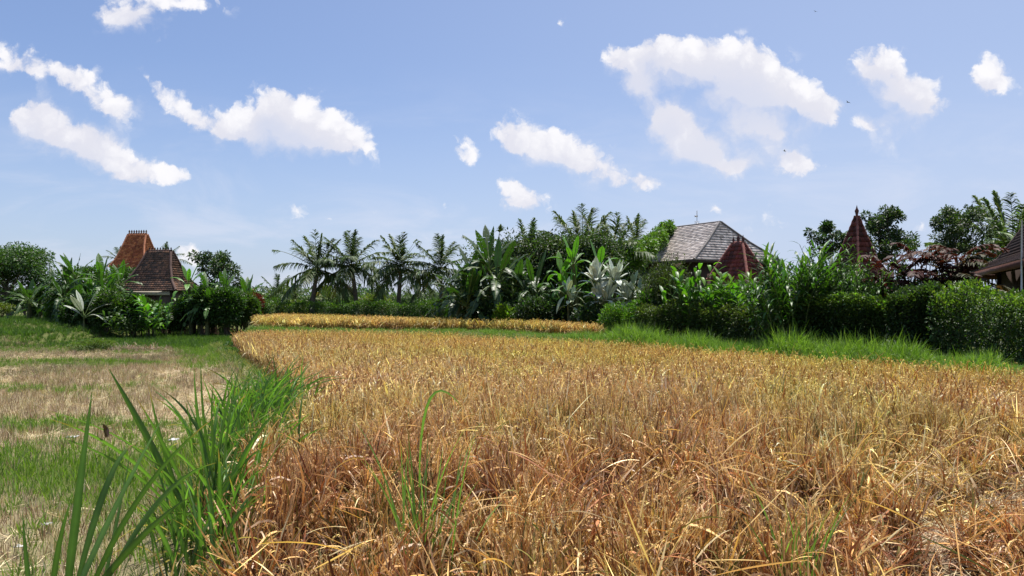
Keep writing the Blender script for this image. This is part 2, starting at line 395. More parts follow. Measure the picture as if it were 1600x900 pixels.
def ground_mat():
    m, g, out = new_mat('field soil')
    geo = g.new('ShaderNodeNewGeometry'); p = geo.outputs['Position']
    sp = g.new('ShaderNodeSeparateXYZ'); g.l.new(p, sp.inputs[0])
    big = g.noise(p, 0.45, 5.0, .6); mid = g.noise(p, 3.0, 6.0, .65); fine = g.noise(p, 28.0, 6.0, .7)
    soil = g.mix(mid.outputs['Fac'], (.055, .038, .024, 1), (.17, .125, .08, 1))
    straw = g.mix(fine.outputs['Fac'], (.15, .12, .065, 1), (.48, .41, .24, 1))
    green = g.mix(fine.outputs['Fac'], (.030, .045, .014, 1), (.16, .17, .05, 1))
    a = g.new('ShaderNodeAttribute', attribute_name='Col')      # r: weeds and grass, g: loose straw
    cs = g.new('ShaderNodeSeparateColor'); g.l.new(a.outputs['Color'], cs.inputs[0])
    k1 = g.ramp(g.math('ADD', g.math('MULTIPLY', cs.outputs[1], 0.9), g.math('SUBTRACT', mid.outputs['Fac'], .5)), .15, .75)
    k2 = g.ramp(g.math('ADD', cs.outputs[0], g.math('MULTIPLY', g.math('SUBTRACT', big.outputs['Fac'], .5), 1.3)), .35, .75)
    c = g.mix(k2, g.mix(k1, soil, straw), green)
    b = pbsdf(g, c, 0.95, 0.15, bumpn(g, g.math('ADD', fine.outputs['Fac'], mid.outputs['Fac']), .8, .04))
    g.l.new(b.outputs[0], out.inputs[0]); return m


M_GROUND = ground_mat()

# ------------------------------------------------------------------ the ground: one sheet out to the horizon
def build_ground():
    xs = np.unique(np.concatenate([np.linspace(-900, -60, 22), np.arange(-60, -14, .5), np.arange(-14, 14, .2), np.arange(14, 40, .5), np.linspace(40, 900, 22)]))
    ys = np.unique(np.concatenate([np.linspace(-300, -6, 10), np.arange(-6, 34, .2), np.arange(34, 60, .6), np.linspace(60, 1500, 26)]))
    X, Y = np.meshgrid(xs, ys); H = ground_h(X, Y)
    r = np.random.default_rng(5); H = H + np.where((Y < 45) & (np.abs(X) < 40), r.normal(0, .012, H.shape), 0)
    nx, ny = len(xs), len(ys)
    i = np.arange(ny - 1)[:, None] * nx + np.arange(nx - 1)[None, :]
    F = np.stack([i, i + 1, i + nx + 1, i + nx], -1).reshape(-1, 4)
    dl, sl = pdist(LEFT_EDGE, X, Y); df, sf = pdist(FAR_EDGE, X, Y)
    inrice = (sl < 0) & (sf < 0)
    leftf = (sl > 0) & (sf * df < .5)
    bund = leftf & (dl < 1.3)
    green = np.where(inrice, 0.05, np.where(leftf, green_amount(X, Y) * .9, 0.9)); green = np.where(bund, .35, green)
    strw = np.where(leftf, 1.0 - green_amount(X, Y) * .6, np.where(inrice, .12, 0.2))
    C = np.stack([green, strw, np.zeros_like(green)], -1).reshape(-1, 3)
    o = mesh('ground', np.stack([X, Y, H], -1).reshape(-1, 3), None, F, C, M_GROUND, smooth=True)
    tag(o, 'soil of the rice fields and terraces under straw, stubble and grass', 'ground', kind='structure')


def green_amount(x, y):
    """how much fresh green shows among the stubble, by place"""
    wob = 0.6 * np.sin(x * .9 + 1) + .5 * np.sin(x * .37 + y * .5)
    b = 0.0
    b = b + 0.62 * np.exp(-((y - 9.2 + wob * .5) / 1.6) ** 2)           # near green patch
    b = b + 0.55 * np.exp(-((y - 11.9 + .2 * wob) / 0.5) ** 2) * sstep(-3, -6, x)
    b = b + 0.40 * np.exp(-((y - 16.2 + wob * .4) / 0.8) ** 2) * sstep(-8, -10, x)
    b = b + 0.90 * np.exp(-((y - 23.5 - 0.06 * x) / 0.6) ** 2) * sstep(-10, -12.5, x)
    b = b + 0.30 * sstep(26.5, 29.0, y) + 0.38 * sstep(8.5, 4.5, y)
    b = b + 0.55 * sstep(3.2, 1.2, np.abs(x + 9 + (y - 25) * .5)) * sstep(17, 22, y)
    b = b + .21 + .06 * sstep(12, 6, y) + .12 * np.sin(x * 1.9 + 2 * np.sin(y * .8)) * np.sin(y * 1.3 + 1)
    return np.clip(b, 0, 1)


build_ground()

# ------------------------------------------------------------------ scattered stuff (countless stalks): points + geometry nodes
def gn_group():
    t = bpy.data.node_groups.new('scatter', 'GeometryNodeTree')
    t.interface.new_socket('Geometry', in_out='INPUT', socket_type='NodeSocketGeometry')
    t.interface.new_socket('Clumps', in_out='INPUT', socket_type='NodeSocketCollection')
    t.interface.new_socket('Geometry', in_out='OUTPUT', socket_type='NodeSocketGeometry')
    gi = t.nodes.new('NodeGroupInput'); go = t.nodes.new('NodeGroupOutput'); ip = t.nodes.new('GeometryNodeInstanceOnPoints')
    ci = t.nodes.new('GeometryNodeCollectionInfo'); ci.inputs['Separate Children'].default_value = True; ci.inputs['Reset Children'].default_value = True
    def at(nm, ty):
        a = t.nodes.new('GeometryNodeInputNamedAttribute'); a.data_type = ty; a.inputs[0].default_value = nm; return a.outputs[0]
    e = t.nodes.new('FunctionNodeEulerToRotation')
    L = t.links.new
    L(gi.outputs[0], ip.inputs['Points']); L(gi.outputs[1], ci.inputs[0]); L(ci.outputs[0], ip.inputs['Instance'])
    ip.inputs['Pick Instance'].default_value = True
    L(at('idx', 'INT'), ip.inputs['Instance Index']); L(at('rot', 'FLOAT_VECTOR'), e.inputs[0]); L(e.outputs[0], ip.inputs['Rotation'])
    L(at('scl', 'FLOAT_VECTOR'), ip.inputs['Scale']); L(ip.outputs[0], go.inputs[0])
    return t


GN = gn_group()


def scatter(name, pts, rot, scl, idx, variants, label, cat):
    """variants: list of (Geo, mat)"""
    c = bpy.data.collections.new(name + '_clumps')
    for k, (g_, m_) in enumerate(variants):
        o = g_.build('%s_clump' % name, m_); COL.objects.unlink(o); c.objects.link(o); o.name = '%s_clump_%02d' % (name, k)
    me = bpy.data.meshes.new(name); n = len(pts)
    me.vertices.add(n); me.vertices.foreach_set('co', np.asarray(pts, np.float32).ravel())
    a = me.attributes.new('rot', 'FLOAT_VECTOR', 'POINT'); a.data.foreach_set('vector', np.asarray(rot, np.float32).ravel())
    a = me.attributes.new('scl', 'FLOAT_VECTOR', 'POINT'); a.data.foreach_set('vector', np.asarray(scl, np.float32).ravel())
    a = me.attributes.new('idx', 'INT', 'POINT'); a.data.foreach_set('value', np.asarray(idx, np.int32))
    o = bpy.data.objects.new(name, me); COL.objects.link(o)
    md = o.modifiers.new('scatter', 'NODES'); md.node_group = GN
    sid = [i for i in GN.interface.items_tree if i.name == 'Clumps'][0].identifier
    md[sid] = c
    return tag(o, label, cat, kind='stuff')


P_BLADE = lambda t: np.where(t < .15, .55 + 3 * t, 1.0) * (1 - np.clip((t - .35) / .65, 0, 1) ** 1.6)
STRAW = [(.82, .63, .30), (.90, .79, .52), (.66, .46, .20), (.44, .22, .09), (.27, .12, .055), (.76, .58, .18), (.20, .21, .06), (.11, .165, .04)]
SP = np.array([.22, .19, .14, .13, .11, .12, .06, .03])


def rice_clump(seed, nt=22, detail=2, greenish=0.0, lodge=0.0):
    r = np.random.default_rng(seed); g = Geo()
    pal = np.array(STRAW); pr = SP.copy(); pr[6:] += greenish * np.array([.3, .4]); pr /= pr.sum()
    ang = r.uniform(0, 2 * np.pi, nt); rad = r.uniform(0, .05, nt)
    base = np.stack([np.cos(ang) * rad, np.sin(ang) * rad, np.zeros(nt)], 1)
    lean = r.uniform(.03, .36, nt) + lodge * r.uniform(.3, 1.1, nt)
    la = ang + r.normal(0, .7, nt) if lodge == 0 else r.normal(0, .6, nt)
    d = nz(np.stack([np.cos(la) * lean, np.sin(la) * lean, np.ones(nt)], 1))
    H = r.uniform(.45, .70, nt)
    ws = 1.0 if detail == 2 else 1.5
    cs = pal[r.choice(len(pal), nt, p=pr)] * r.uniform(.75, 1.1, (nt, 1))
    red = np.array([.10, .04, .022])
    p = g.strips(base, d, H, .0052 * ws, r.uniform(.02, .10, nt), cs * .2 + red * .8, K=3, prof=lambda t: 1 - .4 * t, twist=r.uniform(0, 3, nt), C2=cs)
    tips = p[:, -1, :]; mid = lambda f: p[:, 0, :] * (1 - f) + p[:, 2, :] * f
    nl = 4 if detail == 2 else 2
    for k in range(nl):
        f = r.uniform(.3, 1.0, nt)[:, None]; b = mid(f); a2 = r.uniform(0, 2 * np.pi, nt)
        up_ = r.uniform(0, 1, nt) < .7; el = np.where(up_, r.uniform(1.6, 6.0, nt), r.uniform(.2, 1.4, nt))
        dd = nz(np.stack([np.cos(a2), np.sin(a2), el], 1))
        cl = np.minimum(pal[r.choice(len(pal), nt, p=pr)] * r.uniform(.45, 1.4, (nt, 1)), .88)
        old = np.clip(1.25 - 1.5 * f, 0, .85); cl = cl * (1 - old) + np.array([.10, .045, .025]) * old  # low leaves painted darker for shade in the gaps, besides old brown sheaths
        g.strips(b, dd, r.uniform(.20, .50, nt), r.uniform(.006, .016, nt) * ws * (1.0 if detail == 2 else 1.15), np.where(up_, r.uniform(.0, .35, nt), r.uniform(.4, 1.1, nt)), cl, K=5 if detail == 2 else 3, prof=P_BLADE,
                 twist=r.uniform(-1.4, 1.4, nt), C2=cl * np.array([1.15, 1.08, 1.0]), curl=r.normal(0, .12, nt))
    m = int(nt * .5); tb = tips[:m]; a3 = r.uniform(0, 2 * np.pi, m)
    dd = nz(np.stack([np.cos(a3) * .6, np.sin(a3) * .6, r.uniform(.8, 2.4, m)], 1)); PL = r.uniform(.14, .21, m); dr = r.uniform(.4, 1.1, m)
    gold = np.array([.70, .54, .25])
    pp = g.strips(tb, dd, PL, .0025 * ws, dr, gold * .8, K=5, prof=lambda t: 1 - .3 * t)
    ng = 22 if detail == 2 else 5
    tt = r.uniform(.15, 1, (m, ng)) * 5; i0 = np.clip(tt.astype(int), 0, 4); fr = (tt - i0)[..., None]
    mi = np.arange(m)[:, None]
    gp = pp[mi, i0] * (1 - fr) + pp[mi, i0 + 1] * fr
    tg = nz(pp[mi, i0 + 1] - pp[mi, i0]) + r.normal(0, .22, (m, ng, 3)) - np.array([0, 0, .25])
    gs = 1.0 if detail == 2 else 2.4
    gp = (gp + r.normal(0, .0035, gp.shape)).reshape(-1, 3)
    gc = vary(gold, m * ng, .2, r)
    g.leaves(gp, tg.reshape(-1, 3), .014 * gs, .0048 * gs, gc, up=nz(r.normal(0, 1, (m * ng, 3))), bend=.05)
    return g


def tuft(seed, n, H, W, pal, lean=.5, droop=.5, K=4, spread=.05, lying=0.0):
    r = np.random.default_rng(seed); g = Geo()
    ang = r.uniform(0, 2 * np.pi, n); rad = r.uniform(0, spread, n)
    base = np.stack([np.cos(ang) * rad, np.sin(ang) * rad, np.zeros(n)], 1)
    la = ang + r.normal(0, .6, n); le = r.uniform(.05, lean, n)
    d = np.stack([np.cos(la) * le, np.sin(la) * le, np.ones(n)], 1)
    if lying: base[:, :2] += r.uniform(-.13, .13, (n, 2)); la = r.uniform(0, 6.28, n); d = np.stack([np.cos(la), np.sin(la), r.uniform(.02, lying, n)], 1); base[:, 2] += r.uniform(0, .03, n)
    pal = np.array(pal); c = pal[r.integers(0, len(pal), n)] * r.uniform(.7, 1.25, (n, 1))
    g.strips(base, d, r.uniform(.55, 1, n) * H, r.uniform(.7, 1.2, n) * W, r.uniform(.1, 1, n) * droop, c * .8, K=K, prof=P_BLADE, twist=r.uniform(-1, 1, n), C2=c * 1.1,
             curl=r.normal(0, .12, n))
    return g


def jgrid(x0, x1, y0, y1, s, jit=.45, seed=0):
    r = np.random.default_rng(seed)
    X, Y = np.meshgrid(np.arange(x0, x1, s), np.arange(y0, y1, s)); X = X.ravel(); Y = Y.ravel()
    return X + r.uniform(-jit, jit, X.size) * s, Y + r.uniform(-jit, jit, Y.size) * s
def infrustum(x, y, m=2.5): return (np.abs(x) < y * .72 + m)
def lownoise(x, y, s=1.0, seed=0):
    r = np.random.default_rng(seed); v = 0
    for k in range(7):
        a = r.uniform(0, 2 * np.pi); f = s * r.uniform(.5, 2.2); v = v + np.sin((x * np.cos(a) + y * np.sin(a)) * f + r.uniform(0, 6)) / 7 ** .5
    return v


def rice_fields():
    r = np.random.default_rng(21)
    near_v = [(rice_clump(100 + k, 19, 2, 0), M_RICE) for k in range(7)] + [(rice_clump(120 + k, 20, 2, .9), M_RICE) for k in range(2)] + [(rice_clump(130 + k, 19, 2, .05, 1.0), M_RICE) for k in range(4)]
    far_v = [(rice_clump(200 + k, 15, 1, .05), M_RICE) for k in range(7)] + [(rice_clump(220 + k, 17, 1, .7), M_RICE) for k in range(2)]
    x, y = jgrid(-13, 20, 2.1, 31, .21, seed=3)
    dl, sl = pdist(LEFT_EDGE, x, y); df, sf = pdist(FAR_EDGE, x, y)
    ok = ((sl < 0) | (dl < .28) & (y < 8) & (r.uniform(0, 1, x.size) < .5)) & (sf < 0) & ((dl > .04) | (y < 8)) & (df > .08) & infrustum(x, y, 3.4) & (np.hypot(x, y) > 2.25)
    # the trampled corner on the right
    tr = sstep(1.2, .3, np.hypot((x - 2.85) / .9, (y - 3.9) / 1.4)) + .8 * sstep(1.1, .5, np.hypot((x - 4.2) / 1.3, (y - 6.1) / 1.5))
    ok &= (r.uniform(0, 1, x.size) > np.clip(tr, 0, .8) * .6) & (r.uniform(0, 1, x.size) > .30 * sstep(7.5, 4, y)) & (r.uniform(0, 1, x.size) > .92 * sstep(.55, .95, lownoise(x, y, 2.6, 41)) * sstep(9.5, 6, y))
    x, y, tr, df = x[ok], y[ok], tr[ok], df[ok]
    nl = lownoise(x, y, 1.1, 4); nh = lownoise(x, y, .35, 9)
    near = np.hypot(x, y) < 10.5
    gap = sstep(.25, 1.0, lownoise(x, y, 6.5, 55)) * sstep(10, 6, y)
    rough = sstep(9, 4, y)
    lod = np.clip(rough * sstep(.1, 1.0, nl) * .75 + tr, 0, 1)
    z = ground_h(x, y)
    hs = (1.0 + .06 * nh + r.normal(0, .06, x.size)) * (1 - .5 * np.clip(tr, 0, 1)) * (1 - .16 * lod)
    hs = hs * (1 - .07 * sstep(6, 3, y)) * (1 + .13 * lownoise(x, y, 3.2, 77) * sstep(14, 5, y))
    ws = r.uniform(.95, 1.3, x.size)
    hs = hs * (1 - .55 * gap)
    tilt = .10 + .55 * lod + .15 * sstep(9, 4, y)
    rx = r.normal(0, 1, x.size) * tilt; ry = r.normal(0, 1, x.size) * tilt
    green = (sstep(1.3, .2, np.hypot((x + .75) / .55, (y - 5.4) / 1.4)) > r.uniform(0, 1, x.size)) | (r.uniform(0, 1, x.size) < .05 + .3 * sstep(-1.0, -3, x) * sstep(9, 5, y))
    idx = np.where(green, 7 + r.integers(0, 2, x.size), r.integers(0, 7, x.size))
    idx = np.where(lod > r.uniform(.25, 1.0, x.size), 9 + r.integers(0, 4, x.size), idx)
    rz = r.uniform(0, 2 * np.pi, x.size); rz = np.where(idx >= 9, r.normal(2.2, 1.2, x.size), rz)
    P = np.stack([x, y, z], 1); Rr = np.stack([rx, ry, rz], 1); S = np.stack([ws, ws, hs], 1)
    m = near
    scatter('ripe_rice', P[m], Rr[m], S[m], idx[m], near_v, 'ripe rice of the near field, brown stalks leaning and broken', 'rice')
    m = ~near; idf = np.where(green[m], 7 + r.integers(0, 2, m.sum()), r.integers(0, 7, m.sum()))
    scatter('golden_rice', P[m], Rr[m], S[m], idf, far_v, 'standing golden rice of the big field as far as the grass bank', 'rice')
    # second, raised field
    x, y = jgrid(-16, 8, 26, 44, .19, seed=8)
    df, sf = pdist(FAR_EDGE, x, y); db, sb = pdist(BACK_L, x, y)
    backline = 29.4 + 1.05 * np.clip(-x - 1, 0, 20); ok = (sf > 0) & (df > 2.1) & (sb < 0) & (db > .6) & (y < backline) & (x < 3.3) & (y > 27) & (x > -12.9)
    x, y = x[ok], y[ok]; n = x.size
    P = np.stack([x, y, ground_h(x, y)], 1)
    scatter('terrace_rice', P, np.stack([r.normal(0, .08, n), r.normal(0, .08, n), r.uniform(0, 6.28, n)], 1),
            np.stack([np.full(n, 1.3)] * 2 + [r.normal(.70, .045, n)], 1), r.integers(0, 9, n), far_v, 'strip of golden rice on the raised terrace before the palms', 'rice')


rice_fields()

GREENS = [(.055, .10, .018), (.075, .13, .022), (.04, .075, .016), (.11, .16, .03)]


def grasses():
    r = np.random.default_rng(31)
    # stubble, loose straw and weeds of the harvested field
    st = [(tuft(300 + k, 20, .22, .006, [(.58, .47, .29), (.46, .35, .20), (.66, .56, .38), (.28, .19, .11), (.22, .24, .07)], .35, .15, 2, .06), M_STUB) for k in range(4)]
    ly = [(tuft(310 + k, 26, .26, .0055, [(.60, .50, .30), (.50, .40, .23), (.68, .59, .38), (.38, .27, .14)], .4, .03, 3, .12, .35), M_STUB) for k in range(4)]
    wd = [(tuft(320 + k, 20, .20, .007, [(.13, .21, .035), (.17, .25, .05), (.09, .15, .03)], .45, .3, 3, .07), M_GRASS) for k in range(3)]
    x, y = jgrid(-26, -.9, 2.2, 31.5, .16, .22, 12)
    dl, sl = pdist(LEFT_EDGE, x, y); df, sf = pdist(FAR_EDGE, x, y)
    ok = (sl > 0) & (dl > .7) & infrustum(x, y, 3.0) & ((x > -21.5) | (y < 30.4)) & ((y < 28.2) | (x < -11.0)); x, y = x[ok], y[ok]; n = x.size
    ga = green_amount(x, y) + .10 * lownoise(x, y, 2.0, 3)
    la = sstep(-.2, .9, lownoise(x, y, .6, 17)) * sstep(8.5, 13, y) + .12
    u = r.uniform(0, 1, n)
    idx = np.where(u < sstep(.22, .75, ga) * .95, 8 + r.integers(0, 3, n), np.where(r.uniform(0, 1, n) < la * .75, 4 + r.integers(0, 4, n), r.integers(0, 4, n)))
    keep = r.uniform(0, 1, n) < np.where(y < 12, .98, .80); x, y, idx = x[keep], y[keep], idx[keep]; n = x.size
    # loose straw lying in the trampled corner and between the nearest rice hills
    x2, y2 = jgrid(-1.2, 7.5, 2.2, 9.0, .15, .5, 19)
    d2, s2 = pdist(LEFT_EDGE, x2, y2); d3, s3 = pdist(FAR_EDGE, x2, y2)
    tr2 = (np.hypot((x2 - 2.85) / 1.2, (y2 - 3.9) / 1.7) < 1) | (np.hypot((x2 - 4.2) / 1.5, (y2 - 6.1) / 1.7) < 1)
    k2 = (s2 < 0) & (s3 < 0) & (tr2 | (r.uniform(0, 1, x2.size) < .35))
    x = np.concatenate([x, x2[k2]]); y = np.concatenate([y, y2[k2]]); idx = np.concatenate([idx, 4 + r.integers(0, 4, k2.sum())]); n = x.size
    s = r.uniform(.75, 1.25, n)
    scatter('stubble', np.stack([x, y, ground_h(x, y)], 1), np.stack([r.normal(0, .1, n), r.normal(0, .1, n), r.uniform(0, 6.28, n)], 1), np.stack([s * 1.25, s * 1.25, s], 1), idx, st + ly + wd,
            'cut rice stubble, loose straw and green weeds on the harvested field', 'stubble')
    # grass of the bund between the two fields
    gv = [(tuft(330 + k, 30, .58, .0085, GREENS + [(.16, .20, .05), (.34, .28, .14)] * (k > 2), .75, .75, 6, .07), M_GRASS) for k in range(5)]
    x, y = jgrid(-13, -.9, 2.2, 29.5, .165, .5, 14)
    dl, sl = pdist(LEFT_EDGE, x, y)
    ok = (sl > 0) & (dl < np.where(y < 6, .75, 1.0)) & (dl > .05); x, y, dl = x[ok], y[ok], dl[ok]; n = x.size
    tall = np.where(y < 5.2, .42, np.where(y < 13.0, 1.0 + .15 * lownoise(x, y, 3.0, 2), .5)) * r.uniform(.7, 1.2, n) * (1 - .35 * sstep(.7, 1.1, dl))
    k = r.uniform(0, 1, n) < np.where(y < 5.0, .8, np.where(y < 7, .8, 1.0))
    x, y, tall = x[k], y[k], tall[k]; n = x.size
    scatter('bund_grass', np.stack([x, y, ground_h(x, y)], 1), np.stack([r.normal(0, .12, n), r.normal(0, .12, n), r.uniform(0, 6.28, n)], 1), np.stack([tall] * 3, 1), r.integers(0, 5, n), gv,
            'thick green grass on the narrow bank between the stubble and the rice', 'grass')
    # long grass bank under the hedges on the right, and short grass along the terrace
    gv = [(tuft(340 + k, 42, .66, .0085, [(.10, .19, .03), (.15, .25, .04), (.065, .12, .02), (.20, .29, .07)], .8, .85, 5, .10), M_GRASS) for k in range(5)]
    x, y = jgrid(-13, 21, -1, 33, .14, .5, 15)
    df, sf = pdist(FAR_EDGE, x, y)
    db, sb = pdist(BACK_L, x, y)
    wid = np.where(x > 1.5, 2.25, 1.9)
    ok = (sf > 0) & (df < wid) & (df > .18) & infrustum(x, y, 7) & (y > 3) & (sb < 0); x, y, df = x[ok], y[ok], df[ok]; n = x.size
    hh = (.40 + .72 * sstep(1.0, 4.5, x) * sstep(.1, .7, df)) * r.uniform(.75, 1.15, n) * (1 + .30 * lownoise(x, y, 1.9, 6))
    hh = hh * np.where((PXof(x, y) > 1560), .35, 1.0)
    scatter('bank_grass', np.stack([x, y, ground_h(x, y)], 1), np.stack([r.normal(0, .15, n), r.normal(0, .15, n), r.uniform(0, 6.28, n)], 1), np.stack([hh] * 3, 1), r.integers(0, 5, n), gv,
            'long bright green grass on the bank along the far side of the rice', 'grass')
    # short grass of the left banks and around the houses
    gv = [(tuft(350 + k, 22, .26, .014, [(.06, .12, .02), (.09, .16, .03), (.05, .09, .02)], .6, .4, 3, .10), M_GRASS) for k in range(3)]
    x, y = jgrid(-42, -9.5, 28, 47, .24, .5, 16)
    db, sb = pdist(BACK_L, x, y)
    ok = ((sb > 0) | (x < -10.9) & (y < 31.5)) & ((x < -21) & (y > 30.6) | (y > 30.4)) & infrustum(x, y, 4); x, y = x[ok], y[ok]; n = x.size
    brown = (np.abs(y - 34.3 - .1 * x - 2.4) < .5) & (x < -22)
    x, y = x[~brown], y[~brown]; n = x.size
    s = r.uniform(.8, 1.5, n)
    scatter('short_grass', np.stack([x, y, ground_h(x, y)], 1), np.stack([r.normal(0, .1, n), r.normal(0, .1, n), r.uniform(0, 6.28, n)], 1), np.stack([s] * 3, 1), r.integers(0, 3, n), gv,
            'short grass on the stepped banks below the left garden', 'grass')


def PXof(x, y): return 800 + FPX * x / np.maximum(y, .1)


grasses()

# ------------------------------------------------------------------ roofs and houses
def roof(name, prof, cw, rh, arch, lap, pal, mat, parent, seed=0, z_off=0.0, bond=False):
    """hip roof over (half x, half y, z) levels from eave to ridge; every course laps over the one below"""
    g = Geo(); r = np.random.default_rng(seed); P = np.array(prof, float)
    pal = np.array(pal)
    for side in range(4):
        ax = side % 2                         # 0: long slopes, 1: end slopes
        outv = P[:, 1] if ax == 0 else P[:, 0]; wid = P[:, 0] if ax == 0 else P[:, 1]
        seg = np.hypot(np.diff(outv), np.diff(P[:, 2])); s = np.concatenate([[0], np.cumsum(seg)]); T = s[-1]
        nr = max(2, int(round(T / rh)))
        W0 = wid.max(); ncol = max(2, int(math.ceil(2 * W0 / cw))); sub = 4 if arch else 2
        hsh = r.integers(0, len(pal), (nr, ncol)); hb = r.uniform(.78, 1.2, (nr, ncol)); lift = r.uniform(0, 1, (nr, ncol))
        cols = []
        for row in range(nr):
            off = (cw / 2 if bond and row % 2 else 0)
            for e, v in enumerate((row / nr * T, (row + 1) / nr * T)):
                pass
            v0, v1 = row / nr * T, min(T, (row + 1.0) / nr * T)
            o0, o1 = np.interp([v0, v1], s, outv); z0, z1 = np.interp([v0, v1], s, P[:, 2]); w0, w1 = np.interp([v0, v1], s, wid)
            nrm = np.array([z1 - z0, 0, 0]); ln = math.hypot(o1 - o0, z1 - z0); no, nzv = (z1 - z0) / ln, (o0 - o1) / ln
            uu = np.linspace(-W0, W0, ncol * sub + 1) + off
            ph = ((uu - off + W0) / cw) % 1.0
            a = arch * np.abs(np.sin(np.pi * (uu - off + W0) / cw)) if arch else 0 * uu
            ci = np.clip(((uu[:-1] + uu[1:]) / 2 - off + W0) // cw, 0, ncol - 1).astype(int)
            # one quad per sub-column
            V = []; C = []
            L_, R_ = uu[:-1], uu[1:]
            for (uv_, av) in ((L_, a[:-1]), (R_, a[1:])):
                lf = lap * (1 + .5 * lift[row, ci])
                for (w_, o_, z_, hgt) in ((w0, o0, z0, lf + av), (w1, o1, z1, av + .0)):
                    uc = np.clip(uv_, -w_, w_)
                    V.append(np.stack([uc, -(o_ + no * hgt), z_ + nzv * hgt], 1))
                    if hgt is not None and w_ is w0 and o_ == o0:
                        lowc = uc
            bl, tl, br, tr_ = V
            # butt edge (thickness) of the tile
            lo_l = bl.copy(); lo_r = br.copy(); lo_l[:, 1] += no * (lap * 1.3); lo_l[:, 2] -= nzv * (lap * 1.3); lo_r[:, 1] += no * (lap * 1.3); lo_r[:, 2] -= nzv * (lap * 1.3)
            c = pal[hsh[row, ci]] * hb[row, ci][:, None]
            k = len(L_)
            VV = np.stack([bl, br, tr_, tl, lo_l, lo_r], 1).reshape(-1, 3); ii = np.arange(k)[:, None] * 6
            F = np.concatenate([ii + [0, 1, 2, 3], ii + [4, 5, 1, 0]])
            ok = np.tile(np.abs(br[:, 0] - bl[:, 0]) + np.abs(tr_[:, 0] - tl[:, 0]) > 1e-4, 2)
            th = side * np.pi / 2; c_, s_ = math.cos(th), math.sin(th)
            VV = np.stack([VV[:, 0] * c_ - VV[:, 1] * s_, VV[:, 0] * s_ + VV[:, 1] * c_, VV[:, 2]], 1)
            g.add(VV, None, F[ok], np.repeat(c, 6, 0))
    return g.build(name, mat, parent)


def ridges(prof, rad, C, mat, parent, top=True, bulge=True):
    P = np.array(prof, float)
    def cap(pts, nm):
        g = Geo(); pts = np.asarray(pts, float); seg = np.linalg.norm(np.diff(pts, axis=0), axis=1); L = seg.sum(); n = max(3, int(L / .22)); s = np.concatenate([[0], np.cumsum(seg)])
        q = np.linspace(0, L, n * 2 + 1); pp = np.stack([np.interp(q, s, pts[:, k]) for k in range(3)], 1); pp[:, 2] += rad * .3
        rr = np.where(np.arange(len(pp)) % 2 == 0, rad * 1.12, rad * .86) if bulge else rad
        g.tube(pp, rr, C, 7); return g.build(nm, mat, parent)
    for sx in (-1, 1):
        for sy in (-1, 1):
            cap([(sx * a, sy * b, z) for a, b, z in P], 'hip_cap')
    a, b, z = P[-1]
    if top and a > .1: cap([(-a, 0, z), (a, 0, z)], 'ridge_cap')


def finial(pos, h, C, mat, parent, flame=False):
    g = Geo(); x, y, z = pos
    if flame:
        g.tube([(x, y, z), (x, y, z + h * .3), (x, y, z + h * .45), (x, y, z + h * .7), (x, y, z + h)], [h * .10, h * .16, h * .2, h * .08, h * .012], C, 7)
    else:
        g.tube([(x, y, z), (x, y, z + h * .2), (x, y, z + h * .35), (x, y, z + h * .6), (x, y, z + h)], [h * .2, h * .26, h * .12, h * .22, h * .03], C, 7)
    return g.build('finial', mat, parent)


def frame_house(root, hx, hy, z0, z1, wall_c, post_c, door=True, inset=.8, wall_frac=1.0):
    """plinth, posts, walls with openings, all inside the eaves"""
    hx, hy = hx - inset, hy - inset
    g = Geo(); g.box((0, 0, z0 + .06), (hx + .3, hy + .3, .16), (.25, .22, .2)); g.build('plinth', M_PLASTER, root)
    for side, (L, D) in enumerate(((hx, hy), (hy, hx), (hx, hy), (hy, hx))):
        th = side * np.pi / 2; c_, s_ = math.cos(th), math.sin(th)
        g = Geo(); ztop = z1 - .05; dw = min(.5, L * .55); dh = z0 + 2.1
        def wb(x0, x1, za, zb):
            cx = (x0 + x1) / 2; g.box((cx * c_ + D * s_, cx * s_ - D * c_, (za + zb) / 2), ((x1 - x0) / 2, .06, (zb - za) / 2), wall_c, th)
        dh = min(dh, ztop - .15)
        wb(-L + .06, -dw, z0 + .2, ztop); wb(dw, L - .06, z0 + .2, ztop); wb(-dw, dw, dh, ztop); g.build('wall', M_PLASTER, root)
        g = Geo(); g.box((D * s_, -D * c_, (z0 + .2 + dh) / 2), (dw - .01, .03, (dh - z0 - .2) / 2), (.05, .03, .02), th)
        for q in (-dw * .48, dw * .48): g.box((q * c_ + (D + .04) * s_, q * s_ - (D + .04) * c_, (z0 + .25 + dh) / 2), (dw * .4, .02, (dh - z0 - .4) / 2), (.09, .05, .03), th)
        g.build('door', M_TIMBER, root)
    for sx in (-1, 1):
        for sy in (-1, 1):
            g = Geo(); g.box((sx * (hx + .12), sy * (hy + .12), (z0 + z1) / 2 + .1), (.09, .09, (z1 - z0) / 2), post_c); g.build('post', M_TIMBER, root)


TERRA = [(.40, .135, .055), (.34, .10, .045), (.46, .17, .075), (.28, .085, .045)]
MOSSY = [(.20, .11, .075), (.14, .085, .06), (.25, .13, .08), (.10, .07, .055)]
REDT = [(.20, .045, .035), (.15, .04, .035), (.24, .07, .055), (.11, .04, .035)]
SHING = [(.58, .50, .45), (.48, .41, .365), (.68, .60, .54), (.34, .29, .26), (.54, .46, .41)]
SPIRET = [(.13, .035, .027), (.10, .03, .025), (.16, .05, .04), (.07, .028, .025)]
DARKT = [(.045, .025, .022), (.035, .022, .02), (.06, .032, .026)]


